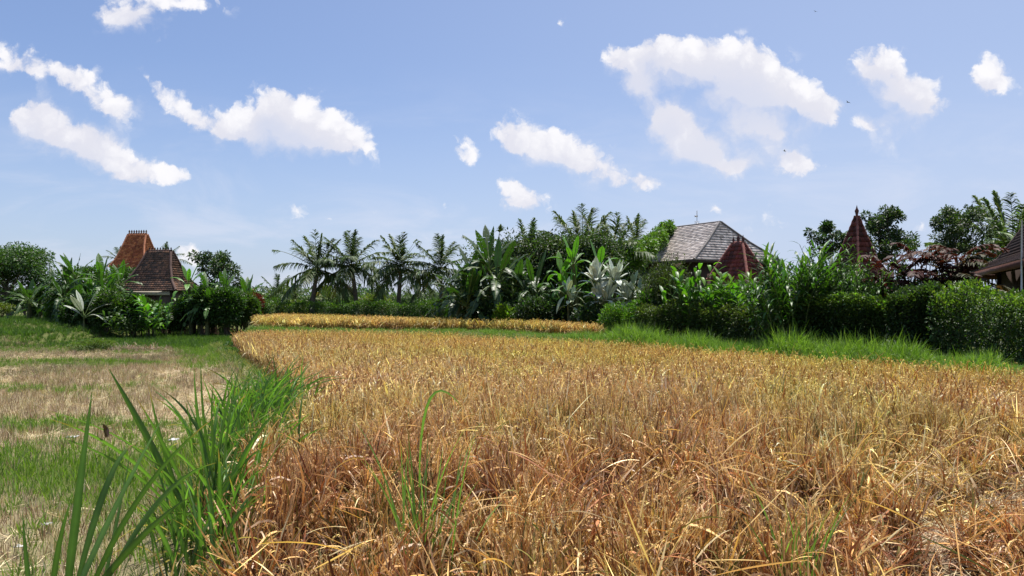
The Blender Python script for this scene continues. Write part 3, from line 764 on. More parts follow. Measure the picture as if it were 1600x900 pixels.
def houses():
    # dark joglo roof among the bananas
    x, y = -21.5, 45.0; z0 = gh(x, y); t = empty('garden_house', (x, y, 0), R(-4))
    tag(t, 'small house with a steep mossy dark brown tiled roof among the left bananas', 'house')
    pr = [(1.9, 1.7, 2.42), (1.38, 1.18, 2.98), (1.0, .65, 3.85), (.72, .12, 4.85)]
    roof('roof', pr, .16, .15, .025, .02, MOSSY, M_TILE, t, 1); ridges(pr, .085, (.09, .055, .045), M_TILE, t)
    for k in range(9): finial((-.68 + k * .17, 0, 4.88), .22, (.07, .045, .04), M_TILE, t)
    frame_house(t, 1.9, 1.7, z0, 2.45, (.16, .12, .09), (.08, .05, .035), inset=.45)
    g = Geo(); g.box((0, -1.45, 2.28), (1.4, .03, .12), (.60, .55, .47)); g.build('fascia', M_PLASTER, t)
    # orange joglo behind
    x, y = -36.6, 72.0; z0 = gh(x, y); t = empty('tiled_house', (x, y, 0), R(-6))
    tag(t, 'house with a tall bright orange tiled roof and a knobbed ridge, behind the left trees', 'house')
    pr = [(1.85, 1.7, 5.0), (1.42, 1.25, 5.8), (1.12, .75, 7.0), (.92, .15, 8.25)]
    roof('roof', pr, .20, .17, .03, .022, TERRA, M_TILE, t, 2); ridges(pr, .10, (.42, .17, .09), M_TILE, t)
    for k in range(8): finial((-.88 + k * .25, 0, 8.3), .42, (.20, .13, .10), M_TILE, t)
    frame_house(t, 1.85, 1.7, z0, 5.05, (.55, .48, .4), (.09, .05, .03))
    # grey shingle villa
    x, y = 11.08, 44.95; z0 = gh(x, y); t = empty('shingled_villa', (x, y, 0), R(120))
    tag(t, 'large house with a pale grey wooden shingle hip roof behind the right garden', 'house')
    pr = [(3.75, 3.55, 4.08), (2.92, 1.68, 5.22), (2.2, .06, 6.42)]
    roof('roof', pr, .17, .19, 0, .016, SHING, M_SHINGLE, t, 3, bond=True); ridges(pr, .07, (.16, .145, .14), M_TILE, t, bulge=False)
    frame_house(t, 3.75, 3.55, z0, 4.15, (.09, .065, .05), (.07, .045, .03), inset=.7)
    g = Geo()
    for s in (-1, 1):
        g.box((0, s * 3.52, 4.02), (3.72, .03, .09), (.07, .05, .045)); g.box((s * 3.72, 0, 4.02), (.03, 3.49, .09), (.07, .05, .045))
    g.build('fascia', M_TIMBER, t)
    # vane/antenna on its ridge: stands on the house
    ax, ay = PX(1089, 45.2), 45.2; a = empty('antenna', (ax, ay, 6.4)); tag(a, 'thin metal aerial standing on the grey shingle ridge', 'aerial')
    g = Geo(); g.tube([(0, 0, 0), (0, 0, .95)], .018, (.3, .3, .3), 6); g.build('mast', M_STEEL, a)
    g = Geo(); g.box((-.05, 0, .62), (.09, .02, .05), (.5, .5, .5)); g.build('receiver', M_STEEL, a)
    g = Geo()
    for k in range(5): g.tube([(-.12 + k * .06, 0, .08), (-.12 + k * .06, 0, .3)], .008, (.4, .4, .4), 5)
    for k in range(3): g.tube([(-.15, 0, .08 + k * .11), (.15, 0, .08 + k * .11)], .008, (.4, .4, .4), 5)
    g.build('grid_reflector', M_STEEL, a)
    # small red pavilion
    x, y = 10.45, 34.0; z0 = gh(x, y); t = empty('pavilion', (x, y, 0), R(-52))
    tag(t, 'small pavilion with a pointed red tiled roof before the grey shingle roof', 'pavilion')
    pr = [(1.08, .84, 2.80), (.66, .42, 3.68), (.26, .05, 4.50)]
    roof('roof', pr, .17, .20, .045, .035, REDT, M_TILE, t, 4); ridges(pr, .075, (.26, .10, .08), M_TILE, t)
    finial((.26, 0, 4.52), .36, (.10, .05, .045), M_TILE, t, True); finial((-.26, 0, 4.52), .32, (.10, .05, .045), M_TILE, t, True); finial((0, 0, 4.54), .42, (.10, .05, .045), M_TILE, t, True)
    frame_house(t, 1.08, .84, z0, 3.0, (.25, .17, .12), (.07, .04, .03), inset=.2)
    # spire-like pavilion further right
    x, y = 12.65, 27.0; z0 = gh(x, y); t = empty('pavilion', (x, y, 0), R(24))
    tag(t, 'pavilion with a tall spire-like dark red tiled roof right of the garden middle', 'pavilion')
    pr = [(.78, .78, 2.72), (.46, .46, 3.35), (.24, .24, 4.15), (.03, .03, 4.95)]
    roof('roof', pr, .16, .19, .045, .035, SPIRET, M_TILE, t, 5); ridges(pr, .055, (.20, .08, .065), M_TILE, t, False)
    finial((0, 0, 4.98), .38, (.12, .05, .04), M_TILE, t, True)
    frame_house(t, .80, .80, z0, 2.8, (.22, .14, .1), (.07, .04, .03), inset=.15)
    # long dark house at the right edge
    x, y = 24.7, 29.1; z0 = gh(x, y); t = empty('long_house', (x, y, 0), R(-116))
    tag(t, 'long dark tiled house with broad shadowed eaves at the right edge', 'house')
    pr = [(9.5, 5.0, 3.2), (8.5, 3.5, 3.92), (6.2, .3, 9.0)]
    roof('roof', pr, .2, .22, .035, .03, DARKT, M_TILE, t, 6); ridges(pr, .10, (.12, .08, .07), M_TILE, t)
    frame_house(t, 9.5, 5.0, z0, 3.3, (.035, .022, .018), (.035, .022, .015), inset=1.6)
    g = Geo()
    for s in (-1, 1): g.box((0, s * 4.96, 3.1), (9.5, .03, .13), (.10, .04, .03)); g.box((s * 9.5, 0, 3.1), (.03, 4.93, .13), (.10, .04, .03))
    g.build('fascia', M_TIMBER, t)
    # white pole at the very edge
    x, y = PX(1596.5, 24.0), 24.0
    g = Geo(); g.tube([(0, 0, gh(x, y)), (0, 0, PZ(343, 24.0))], [.035, .025], (.75, .75, .75), 8); o = g.build('mast', M_PLASTER, loc=(x, y, 0)); o.name = 'flag_pole'
    tag(o, 'thin white pole rising in front of the long dark house', 'pole')
    # two steel water tanks on a stand
    x, y = PX(999, 58), 58.0; zt = PZ(393, 58)
    st = empty('tank_stand', (x, y, gh(x, y))); z0 = gh(x, y); tag(st, 'steel frame stand carrying the two water tanks behind the palms', 'stand')
    for sx in (-1, 1):
        for sy in (-1, 1):
            g = Geo(); g.box((sx * .85, sy * .45, (zt - z0) / 2 - .05), (.05, .05, (zt - z0) / 2 - .05), (.25, .25, .26)); g.build('leg', M_STEEL, st)
    g = Geo(); g.box((0, 0, zt - z0 - .05), (.95, .55, .048), (.25, .25, .26)); g.build('platform', M_STEEL, st)
    for k, (dx, lab) in enumerate(((-.42, 'left ribbed steel water tank on the stand behind the palms'), (.50, 'right ribbed steel water tank on the stand, beside the vine'))):
        tk = empty('water_tank', (x + dx, y, zt)); tag(tk, lab, 'water tank', 'steel water tanks on the stand')
        g = Geo(); zz = np.linspace(0, 1.0, 21); rr = .36 - .018 * (np.arange(21) % 4 == 0) ; g.tube([(0, 0, z) for z in zz], rr, (.72, .72, .73), 20); g.build('tank_body', M_STEEL, tk, True)
        g = Geo(); g.tube([(0, 0, 1.0), (0, 0, 1.10), (0, 0, 1.17), (0, 0, 1.2)], [.345, .27, .15, .14], (.72, .72, .73), 20); g.build('lid', M_STEEL, tk, True)


houses()

# ------------------------------------------------------------------ plants
def trunk_geo(h, r0, r1, bend=(0, 0), C=(.16, .13, .10), rings=True, k=9, seed=0):
    n = max(8, int(h / .12)) if rings else 10; t = np.linspace(0, 1, n)
    pts = np.stack([bend[0] * t ** 2, bend[1] * t ** 2, h * t - .15 * (1 - t)], 1)
    rr = r0 + (r1 - r0) * t ** .8 + r0 * .5 * np.exp(-t * 14)
    if rings: rr = rr * (1 + .05 * (np.arange(n) % 2))
    g = Geo(); g.tube(pts, rr, C, k); return g, pts[-1]


def frond(g, base, az, el, L, droop, col, r, nl=34, ll=.55, wid=.035, full=0.12, sag=.55, strip=False, rachis=(.12, .13, .04)):
    """one feather leaf: a rachis and two rows of leaflets"""
    d = np.array([math.cos(az) * math.cos(el), math.sin(az) * math.cos(el), math.sin(el)])
    K = 12; t = np.linspace(0, 1, K + 1)[:, None]
    side = nz(np.cross(d, [0, 0, 1.0]) + 1e-6)
    lat = r.normal(0, .05)
    P = base + d * L * t * (1 - .25 * droop * t) + np.array([0, 0, -1.0]) * droop * L * t ** 2.2 + side * lat * L * t ** 2
    g.tube(P, np.linspace(.028, .006, K + 1) * (L / 3.2), rachis, 4, cap=False)
    f = np.linspace(full if not strip else .82, .995, nl if not strip else 9); f = f + r.normal(0, .006, f.size); f = np.clip(f, 0, .999)
    q = f * K; i = q.astype(int); w = (q - i)[:, None]; B = P[i] * (1 - w) + P[i + 1] * w; T = nz(P[i + 1] - P[i])
    env = np.sin(np.pi * np.clip(f * .86 + .12, 0, 1)) ** .55
    for s in (-1, 1):
        sd = nz(np.cross(T, [0, 0, 1.0]) + 1e-6) * s
        fw = np.clip(.35 + .75 * f, 0, 1.1)[:, None]
        dd = nz(sd * 1.0 + T * fw + np.array([0, 0, .25]) + r.normal(0, .12, T.shape))
        miss = r.uniform(0, 1, f.size) > .05
        n = miss.sum()
        g.strips(B[miss], dd[miss], (ll * env * r.uniform(.85, 1.1, f.size))[miss], wid, (sag * r.uniform(.6, 1.4, f.size))[miss], vary(col, n, .22, r), K=3,
                 prof=lambda t: np.where(t < .1, .6, 1) * (1 - t ** 2 * .92), twist=r.normal(0, .35, n))


def coconut(name, x, y, ztop, label, group=None, seed=0, L=2.6, nf=18, up=.75, col=(.055, .085, .030), dry=2, strip=(), lean=0.0, trunk_r=.16, nl=42, parent_t=None, el0=-.35, ll=.74, wid=.085, cat='palm tree'):
    r = np.random.default_rng(seed); z0 = gh(x, y); t = empty(name, (x, y, z0)); tag(t, label, cat, group)
    hc = max(.8, ztop - z0 - L * .88)
    g, tip = trunk_geo(hc, trunk_r, trunk_r * .7, (lean, 0), (.15, .125, .10), seed=seed); g.build('trunk', M_BARK, t, True)
    g = Geo(); ga = 2.399963
    for k in range(nf):
        f = k / (nf - 1); el = 1.45 - (1.45 - el0) * f ** .9; az = k * ga + r.normal(0, .2)
        Lk = L * (.82 + .22 * math.sin(f * 2.6)) * r.uniform(.9, 1.08)
        frond(g, tip + np.array([0, 0, .15]), az, el + r.normal(0, .07), Lk, (.08 + .42 * f ** 1.2) * r.uniform(.8, 1.2), col, r, nl, ll * L / 2.6, wid, sag=.4 + .35 * f, strip=k in strip)
    g.build('crown', M_PALM, t)
    if dry:
        g = Geo()
        for k in range(dry): frond(g, tip, r.uniform(0, 6.28), -.55 + r.normal(0, .15), L * .62, .35, (.30, .20, .07), r, 20, .4, .035, sag=.8, rachis=(.3, .2, .1))
        g.build('dry_fronds', M_PALM, t)
    g = Geo()
    for k in range(7):
        a = k * 2.4; c = tip + np.array([math.cos(a) * .2, math.sin(a) * .2, -.12 - .06 * (k % 3)])
        g.tube([c + [0, 0, .09], c + [0, 0, .05], c, c - [0, 0, .06], c - [0, 0, .09]], [.01, .07, .09, .07, .01], (.13, .14, .04), 7)
    g.build('coconuts', M_LEAF, t, True)
    return t


P_PADDLE = lambda t: np.clip(t / .3, 0, 1) ** .6 * np.where(t > .5, np.clip(1 - ((t - .5) / .505) ** 2.0, 0, 1), 1.0)
P_LANCE = lambda t: np.sin(np.pi * np.clip(t, 0.02, 1) ** .8) ** .8


def paddle(g, base, d, L, W, droop, col, r, torn=.5, petiole=.2, side_lobes=11):
    """banana-like leaf: petiole, midrib and a blade of two halves torn into lobes"""
    d = nz(np.array(d, float)); K = side_lobes * 2; t = np.linspace(0, 1, K + 1)[:, None]
    P = base + d * L * t * (1 - .25 * droop * t) + np.array([0, 0, -1.0]) * droop * L * t ** 2
    g.tube(P, np.linspace(.03, .006, K + 1) * (L / 2), (.14, .19, .06), 4, cap=False)
    T = nz(np.gradient(P, axis=0)); sd = nz(np.cross(T, [0, 0, 1.0]) + 1e-6); nn = np.cross(sd, T)
    k0 = int(K * petiole); f = (np.arange(K + 1) - k0) / (K - k0)
    w = np.where(f < 0, 0, P_PADDLE(np.clip(f, 0, 1))) * W / 2
    tint = col * r.uniform(.85, 1.15)
    for s in (-1, 1):
        ang = r.uniform(.05, .35)                     # blade halves lift or hang
        for i in range(k0, K):
            if i % 2 == 0: hang = ang + (r.uniform(-.9, .35) * torn if r.uniform() < torn else 0)
            o = sd[i] * s * math.cos(hang) + nn[i] * math.sin(hang) + T[i] * .22; o2 = sd[i + 1] * s * math.cos(hang) + nn[i + 1] * math.sin(hang) + T[i + 1] * .22
            gap = .12 * torn * (i % 2)
            V = [P[i], P[i + 1] - (P[i + 1] - P[i]) * gap, P[i + 1] + o2 * w[i + 1] - (P[i + 1] - P[i]) * gap, P[i] + o * w[i]]
            m1 = P[i] + o * w[i] * .55 + np.array([0, 0, .02]); m2 = P[i + 1] + o2 * w[i + 1] * .55 + np.array([0, 0, .02]) - (P[i + 1] - P[i]) * gap
            dz = np.array([0, 0, -.10]) * w[i]
            g.add([V[0], V[1], m2, m1, V[2] + dz, V[3] + dz], None, [[0, 1, 2, 3], [3, 2, 4, 5]], tint * r.uniform(.9, 1.1))


def banana(name, x, y, ztop, label, group=None, seed=0, n=8, col=(.055, .12, .02), L=None, W=.5, torn=.5, spread=1.0, stems=1, mat=None, cat='banana plant', r0=.11, upright=.0, base_dy=0.0):
    r = np.random.default_rng(seed); z0 = gh(x, y); H = ztop - z0; L = L or H * .55; t = empty(name, (x, y, z0)); tag(t, label, cat, group); col = np.array(col)
    gs = Geo(); gl = Geo()
    for s in range(stems):
        ox, oy = (0, 0) if s == 0 else (r.uniform(-.7, .7) * spread, r.uniform(-.4, .4) * spread); hs = H * (1 if s == 0 else r.uniform(.6, .9)); sh = max(.3, hs - L * (.70 if s == 0 else .66))
        tip = np.array([ox + r.normal(0, .08), oy, sh]); gs.tube([(ox, oy, -.1), (ox, oy, sh * .5), tip], [r0 * 1.1, r0 * .9, r0 * .6], (.10, .11, .045), 8)
        for k in range(n):
            f = k / max(1, n - 1); el = 1.28 - (1.20 - upright) * f + r.normal(0, .10); az = k * 2.4 + r.normal(0, .5) + s
            paddle(gl, tip + np.array([0, 0, -.15 * f]), (math.cos(az) * math.cos(el), math.sin(az) * math.cos(el), math.sin(el)), L * r.uniform(.82, 1.06) * (1 if f > .05 else .9), W * .62 * r.uniform(.75, 1.1),
                   (.10 + .75 * f ** 1.2) * r.uniform(.7, 1.3) * (1 - upright * .7), col * (1.2 if k == 0 else r.uniform(.75, 1.1)), r, torn * (.35 + f) + .05)
    gs.build('stem', M_BARK if mat is None else M_LEAF, t, True); gl.build('leaves', mat or M_GLOSS, t)
    return t


def crown_points(n, rx, ry, rz, r, lobes=7, hollow=.35):
    """points of leaf sprays through an uneven crown made of overlapping lobes"""
    c = nz(r.normal(0, 1, (lobes, 3))) * r.uniform(.25, .62, (lobes, 1)); c[:, 2] = np.abs(c[:, 2]) * .9 - .25; R_ = r.uniform(.34, .60, lobes)
    k = r.integers(0, lobes, n); d = nz(r.normal(0, 1, (n, 3))); rad = (hollow + (1 - hollow) * r.uniform(0, 1, n) ** .45)
    p = c[k] + d * (R_[k] * rad)[:, None]
    return p * np.array([rx, ry, rz]), d


def shrub(name, x, y, z_lo, z_hi, rx, label, group=None, seed=0, n=2600, leaf=.12, lw=.45, col=(.035, .07, .018), mat=None, ry=None, lobes=8, cat='shrub', stems=3, var=.3, new=.0, newcol=(.12, .2, .03)):
    r = np.random.default_rng(seed); z0 = gh(x, y); t = empty(name, (x, y, z0)); tag(t, label, cat, group); ry = ry or rx * .85
    cz = (z_lo + z_hi) / 2 - z0; rz = (z_hi - z_lo) / 2 * 1.05
    p, d = crown_points(n, rx, ry, rz, r, lobes); p[:, 2] += cz; p[:, 2] = np.maximum(p[:, 2], .02)
    dd = nz(d + r.normal(0, .55, (n, 3)) + [0, 0, .25]); up = nz(r.normal(0, .5, (n, 3)) + [0, 0, 1.0])
    c = vary(col, n, var, r)
    if new: m = (r.uniform(0, 1, n) < new) & (d[:, 2] > .1); c[m] = vary(newcol, m.sum(), .2, r)
    g = Geo(); L = leaf * r.uniform(.6, 1.3, n); g.leaves(p, dd, L, L * lw, c, up, .2); 
    gs = Geo()
    for k in range(stems):
        e = p[r.integers(0, n)] * [.7, .7, 1]; b = np.array([r.normal(0, .12 * rx), r.normal(0, .1 * rx), -.05]); m_ = (b + e) / 2 + [0, 0, .15 * rz]
        gs.tube([b, m_, e], [.05 * rx ** .5, .035 * rx ** .5, .012], (.09, .07, .05), 6)
    gs.build('branches', M_BARK, t, True); g.build('foliage', mat or M_LEAF, t)
    return t


def tree(name, x, y, ztop, rx, label, group=None, seed=0, n=5000, leaf=.14, col=(.04, .075, .02), trunk_r=.12, first=.35, branches=9, sparse=.5, cat='tree', mat=None, rz_=None, lw=.5):
    """trunk, limbs that fork, and leaf clusters round the twig ends"""
    r = np.random.default_rng(seed); z0 = gh(x, y); H = ztop - z0 - rx * sparse * .26; t = empty(name, (x, y, z0)); tag(t, label, cat, group)
    gt = Geo(); top = np.array([r.normal(0, .1) * rx, 0, H * .93]); q = np.linspace(0, 1, 9)[:, None]
    ax = top * q + np.array([.12 * rx, 0, 0]) * np.sin(q * 4 + seed); ax[0, 2] = -.15; gt.tube(ax, np.linspace(1, .2, 9) * trunk_r, (.12, .10, .08), 8)
    gt.build('trunk', M_BARK, t, True); gb = Geo(); ends = [ax[-1], ax[-2]]
    for k in range(branches):
        f = first + (1 - first) * (k + .5) / branches; i = f * 8; b = ax[int(i)] * (1 - i % 1) + ax[min(8, int(i) + 1)] * (i % 1)
        az = k * 2.4 + r.normal(0, .3); ln = rx * (1.15 - .55 * f) * r.uniform(.75, 1.1); rise = ln * r.uniform(.45, 1.0)
        e = b + np.array([math.cos(az) * ln, math.sin(az) * ln, rise]); e[2] = min(e[2], H * .98); m_ = (b + e) / 2 + [0, 0, -.08 * ln]; gb.tube([b, m_, e], [trunk_r * .42, trunk_r * .3, trunk_r * .12], (.11, .09, .07), 5)
        ends.append(e)
        for j in range(3):
            e2 = m_ * .4 + e * .6 + r.normal(0, .3, 3) * ln + [0, 0, .25 * ln]; e2[2] = min(e2[2], H * 1.0); gb.tube([m_ * .3 + e * .7, (m_ * .3 + e * .7 + e2) / 2, e2], [trunk_r * .16, trunk_r * .12, trunk_r * .05], (.11, .09, .07), 4); ends.append(e2)
    gb.build('limbs', M_BARK, t, True)
    ends = np.array(ends); cl = rx * sparse * r.uniform(.22, .42, len(ends)); k = r.integers(0, len(ends), n); d = nz(r.normal(0, 1, (n, 3)))
    p = ends[k] + d * (cl[k] * r.uniform(.1, 1, n) ** .5)[:, None] * [1, 1, .8]
    g = Geo(); L = leaf * r.uniform(.6, 1.3, n); g.leaves(p, nz(d + r.normal(0, .6, (n, 3))), L, L * lw, vary(col, n, .3, r), nz(r.normal(0, .6, (n, 3)) + [0, 0, 1.0]), .2)
    g.build('crown', mat or M_LEAF, t); return t


def ginger(name, x, y, ztop, rx, label, group=None, seed=0, stems=26, col=(.055, .115, .02), leaf=.42, lw=.085, per=11, mat=None, cat='plant', arch=.25, ry=None, K=4, dark=None, stemcol=(.07, .10, .03), drop=.4):
    """clump of arching canes carrying two rows of lance leaves"""
    r = np.random.default_rng(seed); z0 = gh(x, y); H = ztop - z0; t = empty(name, (x, y, z0)); tag(t, label, cat, group); ry = ry or rx * .7
    gs = Geo(); gl = Geo()
    for s in range(stems):
        b = np.array([r.normal(0, .4) * rx, r.normal(0, .4) * ry, 0]); az = math.atan2(b[1], b[0]) + r.normal(0, .6); h = H * r.uniform(.62, 1.0) * (1 - .15 * np.hypot(b[0] / rx, b[1] / ry)); out = arch * h * r.uniform(.4, 1.5)
        q = np.linspace(0, 1, 7)[:, None]; P = b + np.array([math.cos(az) * out, math.sin(az) * out, 0]) * q ** 2 + np.array([0, 0, h * 1.12]) * q * (1 - .12 * q)
        gs.tube(P, np.linspace(.018, .007, 7), stemcol, 4, cap=False)
        f = np.linspace(.3, 1, per); i = np.minimum((f * 6).astype(int), 5); w = (f * 6 - i)[:, None]; B = P[i] * (1 - w) + P[i + 1] * w; T = nz(P[i + 1] - P[i])
        la = r.uniform(0, 6.28); sd = nz(np.cross(T, [math.cos(la), math.sin(la), .1])); sg = np.where(np.arange(per) % 2, 1, -1)[:, None]
        dd = nz(sd * sg + T * (.55 + .9 * f[:, None]) + r.normal(0, .12, (per, 3)))
        c = vary(col, per, .25, r)
        gl.strips(B, dd, leaf * r.uniform(.75, 1.15, per), lw * r.uniform(.8, 1.2, per), drop * r.uniform(.4, 1.3, per), c, K=K, prof=P_LANCE, fold=.25)
    gs.build('canes', M_LEAF, t); gl.build('leaves', mat or M_GLOSS, t); return t


def hedge(name, line, w, h, label, group=None, seed=0, n=20000, leaf=.07, col=(.03, .065, .016), tcol=(.09, .15, .03), rough=.18, zfix=None, cat='hedge', mat=None):
    """clipped but unruly hedge along a line: leaves over and through its body, twigs inside"""
    r = np.random.default_rng(seed); L = np.array(line, float); c = L.mean(0); t = empty(name, (c[0], c[1], gh(c[0], c[1]))); tag(t, label, cat, group); zc = gh(c[0], c[1])
    seg = np.linalg.norm(np.diff(L, axis=0), axis=1); s = np.concatenate([[0], np.cumsum(seg)]); u = r.uniform(0, s[-1], n)
    px_ = np.interp(u, s, L[:, 0]); py_ = np.interp(u, s, L[:, 1]); i = np.clip(np.searchsorted(s, u) - 1, 0, len(seg) - 1); tg = (L[i + 1] - L[i]) / seg[i][:, None]; nr = np.stack([-tg[:, 1], tg[:, 0]], 1)
    a = r.uniform(0, 2 * np.pi, n); rad = np.where(r.uniform(0, 1, n) < .75, r.uniform(.82, 1.08, n), r.uniform(.2, .9, n)) + rough * lownoise(u * 2.2, a * 1.6, 1.3, seed) * .6
    co, si = np.cos(a), np.sin(a); sq = np.maximum(np.abs(co), np.abs(si)) ** .55   # rounded box section
    off = co / sq * rad * (1 + .14 * lownoise(u, u * 0, 2.6, seed + 8)) * w / 2; hz = (.5 + .5 * si / sq * rad) * h * (1 + .09 * lownoise(u, u * 0, 1.5, seed + 3) + .05 * lownoise(u, off, 5.0, seed + 5)); hz = np.maximum(hz, .02)
    gx = px_ + nr[:, 0] * off; gy = py_ + nr[:, 1] * off; gz = ground_h(gx, gy) + hz
    p = np.stack([gx - c[0], gy - c[1], gz - zc], 1); d = nz(np.stack([nr[:, 0] * co, nr[:, 1] * co, si], 1) + r.normal(0, .5, (n, 3)))
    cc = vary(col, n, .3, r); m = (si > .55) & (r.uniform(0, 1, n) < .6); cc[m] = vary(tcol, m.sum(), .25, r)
    g = Geo(); Lf = leaf * r.uniform(.6, 1.4, n); g.leaves(p, d, Lf, Lf * .5, cc, nz(r.normal(0, .5, (n, 3)) + [0, 0, 1.0]), .2)
    gs = Geo()
    for k in range(int(s[-1] * 3)):
        uu = r.uniform(0, s[-1]); bx = np.interp(uu, s, L[:, 0]) - c[0]; by = np.interp(uu, s, L[:, 1]) - c[1]; zb = gh(bx + c[0], by + c[1]) - zc
        gs.tube([(bx, by, zb - .05), (bx + r.normal(0, .1), by + r.normal(0, .1), zb + h * .5), (bx + r.normal(0, .25), by + r.normal(0, .2), zb + h * .85)], [.03, .02, .008], (.08, .06, .045), 5)
    gs.build('branches', M_BARK, t); g.build('foliage', mat or M_LEAF, t); return t


def plants():
    # ---------------- left garden
    tree('round_tree', PX(8, 50), 50, PZ(382, 50), 2.4, 'dense round dark green tree at the left edge, left of the bananas', seed=1, n=26000, leaf=.17, col=(.04, .082, .022), sparse=1.25, branches=15, first=.12, trunk_r=.2)
    shrub('shrub', PX(40, 48), 48, PZ(488, 48), PZ(440, 48), 1.5, 'dark shrub at the foot of the round tree by the left edge', seed=2, n=4200, leaf=.16)
    shrub('shrub', PX(2, 44), 44, PZ(492, 44), PZ(466, 44), .7, 'low yellowish shrub on the bank at the very left edge', seed=3, n=1500, leaf=.12, col=(.10, .13, .025))
    G = 'banana plants of the left garden'
    banana('banana_plant', PX(118, 40), 40, PZ(390, 40), 'tall banana plant left of the orange roof, behind the dark shrubs', G, 11, 12, (.04, .085, .02), 2.2, .55, .8, stems=4, spread=1.5)
    banana('banana_plant', PX(160, 39), 39, PZ(398, 39), 'banana plant with glossy lit leaves just below the orange roof', G, 12, 11, (.05, .11, .022), 2.0, .55, .7, stems=3, spread=1.3)
    banana('banana_plant', PX(78, 42), 42, PZ(412, 42), 'leftmost banana plant, leaning towards the round tree', G, 13, 11, (.04, .08, .02), 2.0, .5, .8, stems=4, spread=1.4)
    banana('banana_plant', PX(186, 41), 41, PZ(408, 41), 'banana plant touching the left slope of the dark brown roof', G, 14, 10, (.045, .10, .02), 1.9, .5, .7, stems=2)
    banana('banana_plant', PX(298, 40.5), 40.5, PZ(408, 40.5), 'banana plant with one upright bright leaf right of the dark brown roof', G, 15, 6, (.08, .19, .025), 1.9, .5, .2, stems=1, upright=.5)
    banana('banana_plant', PX(352, 42), 42, PZ(420, 42), 'banana plant right of the sparse tree, spreading over the path', G, 16, 11, (.055, .12, .022), 1.8, .48, .8, stems=4, spread=1.6)
    banana('banana_plant', PX(385, 43), 43, PZ(428, 43), 'rightmost banana plant of the left garden', G, 17, 10, (.055, .115, .022), 1.7, .42, .8, stems=3, spread=1.2)
    for k, (px, Y, top, lo, rx, lab) in enumerate([
        (98, 41, 428, 520, 1.3, 'dark tall shrub under the leftmost banana plants'), (130, 38.5, 452, 526, 1.35, 'dark shrub behind the three silver leaves'), (172, 38, 440, 527, 1.3, 'dark shrub in the middle of the left garden front'),
        (208, 38.6, 440, 526, 1.2, 'feathery dark shrub below the dark brown roof'), (232, 39, 452, 526, 1.2, 'low dark shrub before the white house wall'), (264, 40.5, 464, 526, 1.1, 'low shrub at the open side of the left house'),
        (322, 40, 428, 522, 1.1, 'dark shrub beside the upright bright banana leaf'), (352, 40, 432, 522, 1.3, 'broad dark shrub at the right end of the left garden'), (378, 41, 442, 515, 1.0, 'shrub next to the red-leaved bush'),
        (300, 41, 440, 522, 1.0, 'narrow shrub right of the dark brown roof'), (70, 44, 440, 505, 1.2, 'shrub between round tree and bananas'), (148, 43, 400, 480, 1.9, 'leafy bush behind the banana plants'), (205, 52, 400, 470, 2.4, 'green creeper covered bush under the orange roof')]):
        shrub('shrub', PX(px, Y), Y, PZ(lo, Y), PZ(top, Y), rx, lab, 'shrubs of the left garden', 30 + k, 6000, .19, .36, (.028 + .008 * (k % 3), .060 + .012 * (k % 3), .018), mat=M_GLOSS if k % 2 else M_LEAF, new=.06 if k % 3 == 0 else 0)
    banana('banana_plant', PX(325, 40.2), 40.2, PZ(424, 40.2), 'banana plant with ragged leaves over the dark shrubs, left of the sparse tree trunk', G, 18, 11, (.05, .11, .022), 1.8, .46, .9, stems=3, spread=1.2)
    banana('banana_plant', PX(100, 38.5), 38.5, PZ(432, 38.5), 'low banana plant left of the silver leaves, in front of the others', G, 19, 11, (.035, .075, .02), 1.7, .5, .9, stems=3, spread=1.2)
    ginger('ginger_clump', PX(246, 37.4), 37.4, PZ(452, 37.4), .9, 'bright green lance-leaved clump before the left house', seed=40, stems=12, leaf=.75, lw=.17, col=(.07, .15, .025), drop=.5)
    ginger('ginger_clump', PX(205, 37.0), 37.0, PZ(480, 37), .9, 'grey-green arching leafy clump low in the left garden front', seed=41, stems=14, leaf=.6, lw=.13, col=(.05, .085, .03), drop=.7)
    banana('silver_plant', PX(131, 37), 37, PZ(452, 37), 'plant with three whitish upright leaves in the left garden', None, 42, 7, (.42, .45, .40), 1.9, .62, .1, mat=M_SILVER, cat='plant', upright=.4, r0=.05)
    tree('slender_tree', PX(338, 46), 46, PZ(394, 46), 1.6, 'slender open tree standing behind the left garden bananas', seed=43, n=3600, leaf=.19, sparse=.62, branches=8, first=.45, col=(.03, .055, .022), trunk_r=.08)
    shrub('red_shrub', PX(399, 42), 42, PZ(500, 42), PZ(442, 42), .55, 'narrow red-leaved bush at the left end of the raised rice terrace', seed=44, n=1500, leaf=.16, col=(.12, .035, .02), mat=M_RED)
    shrub('small_bush', PX(372, 26.8), 26.8, PZ(560, 26.8), PZ(527, 26.8), .62, 'round dark bush on the bank near the rice corner', seed=45, n=5000, leaf=.07, col=(.035, .085, .02))
    shrub('small_bush', PX(352, 24.6), 24.6, -.1, .42, .45, 'smaller green bush on the bank, nearer than the round dark one', seed=46, n=2600, leaf=.06, col=(.06, .13, .025))
    shrub('small_bush', PX(152, 28.6), 28.6, -.15, .45, .9, 'low grassy mound bush at the edge of the stubble', seed=47, n=4200, leaf=.08, lw=.25, col=(.085, .13, .03))
    coconut('coconut_palm', PX(258, 86), 86, PZ(374, 86), 'small far palm peeping over the dark brown roof', None, 48, 2.9, 13, nl=30, dry=0, col=(.06, .09, .04))
    coconut('coconut_palm', PX(186, 92), 92, PZ(382, 92), 'far palm half hidden behind the left edge of the orange roof', None, 49, 2.4, 13, nl=30, dry=0, col=(.06, .09, .04))
    # ---------------- middle: four young coconut palms, a low hedge, smaller palms behind
    G = 'coconut palms in a row behind the raised terrace'
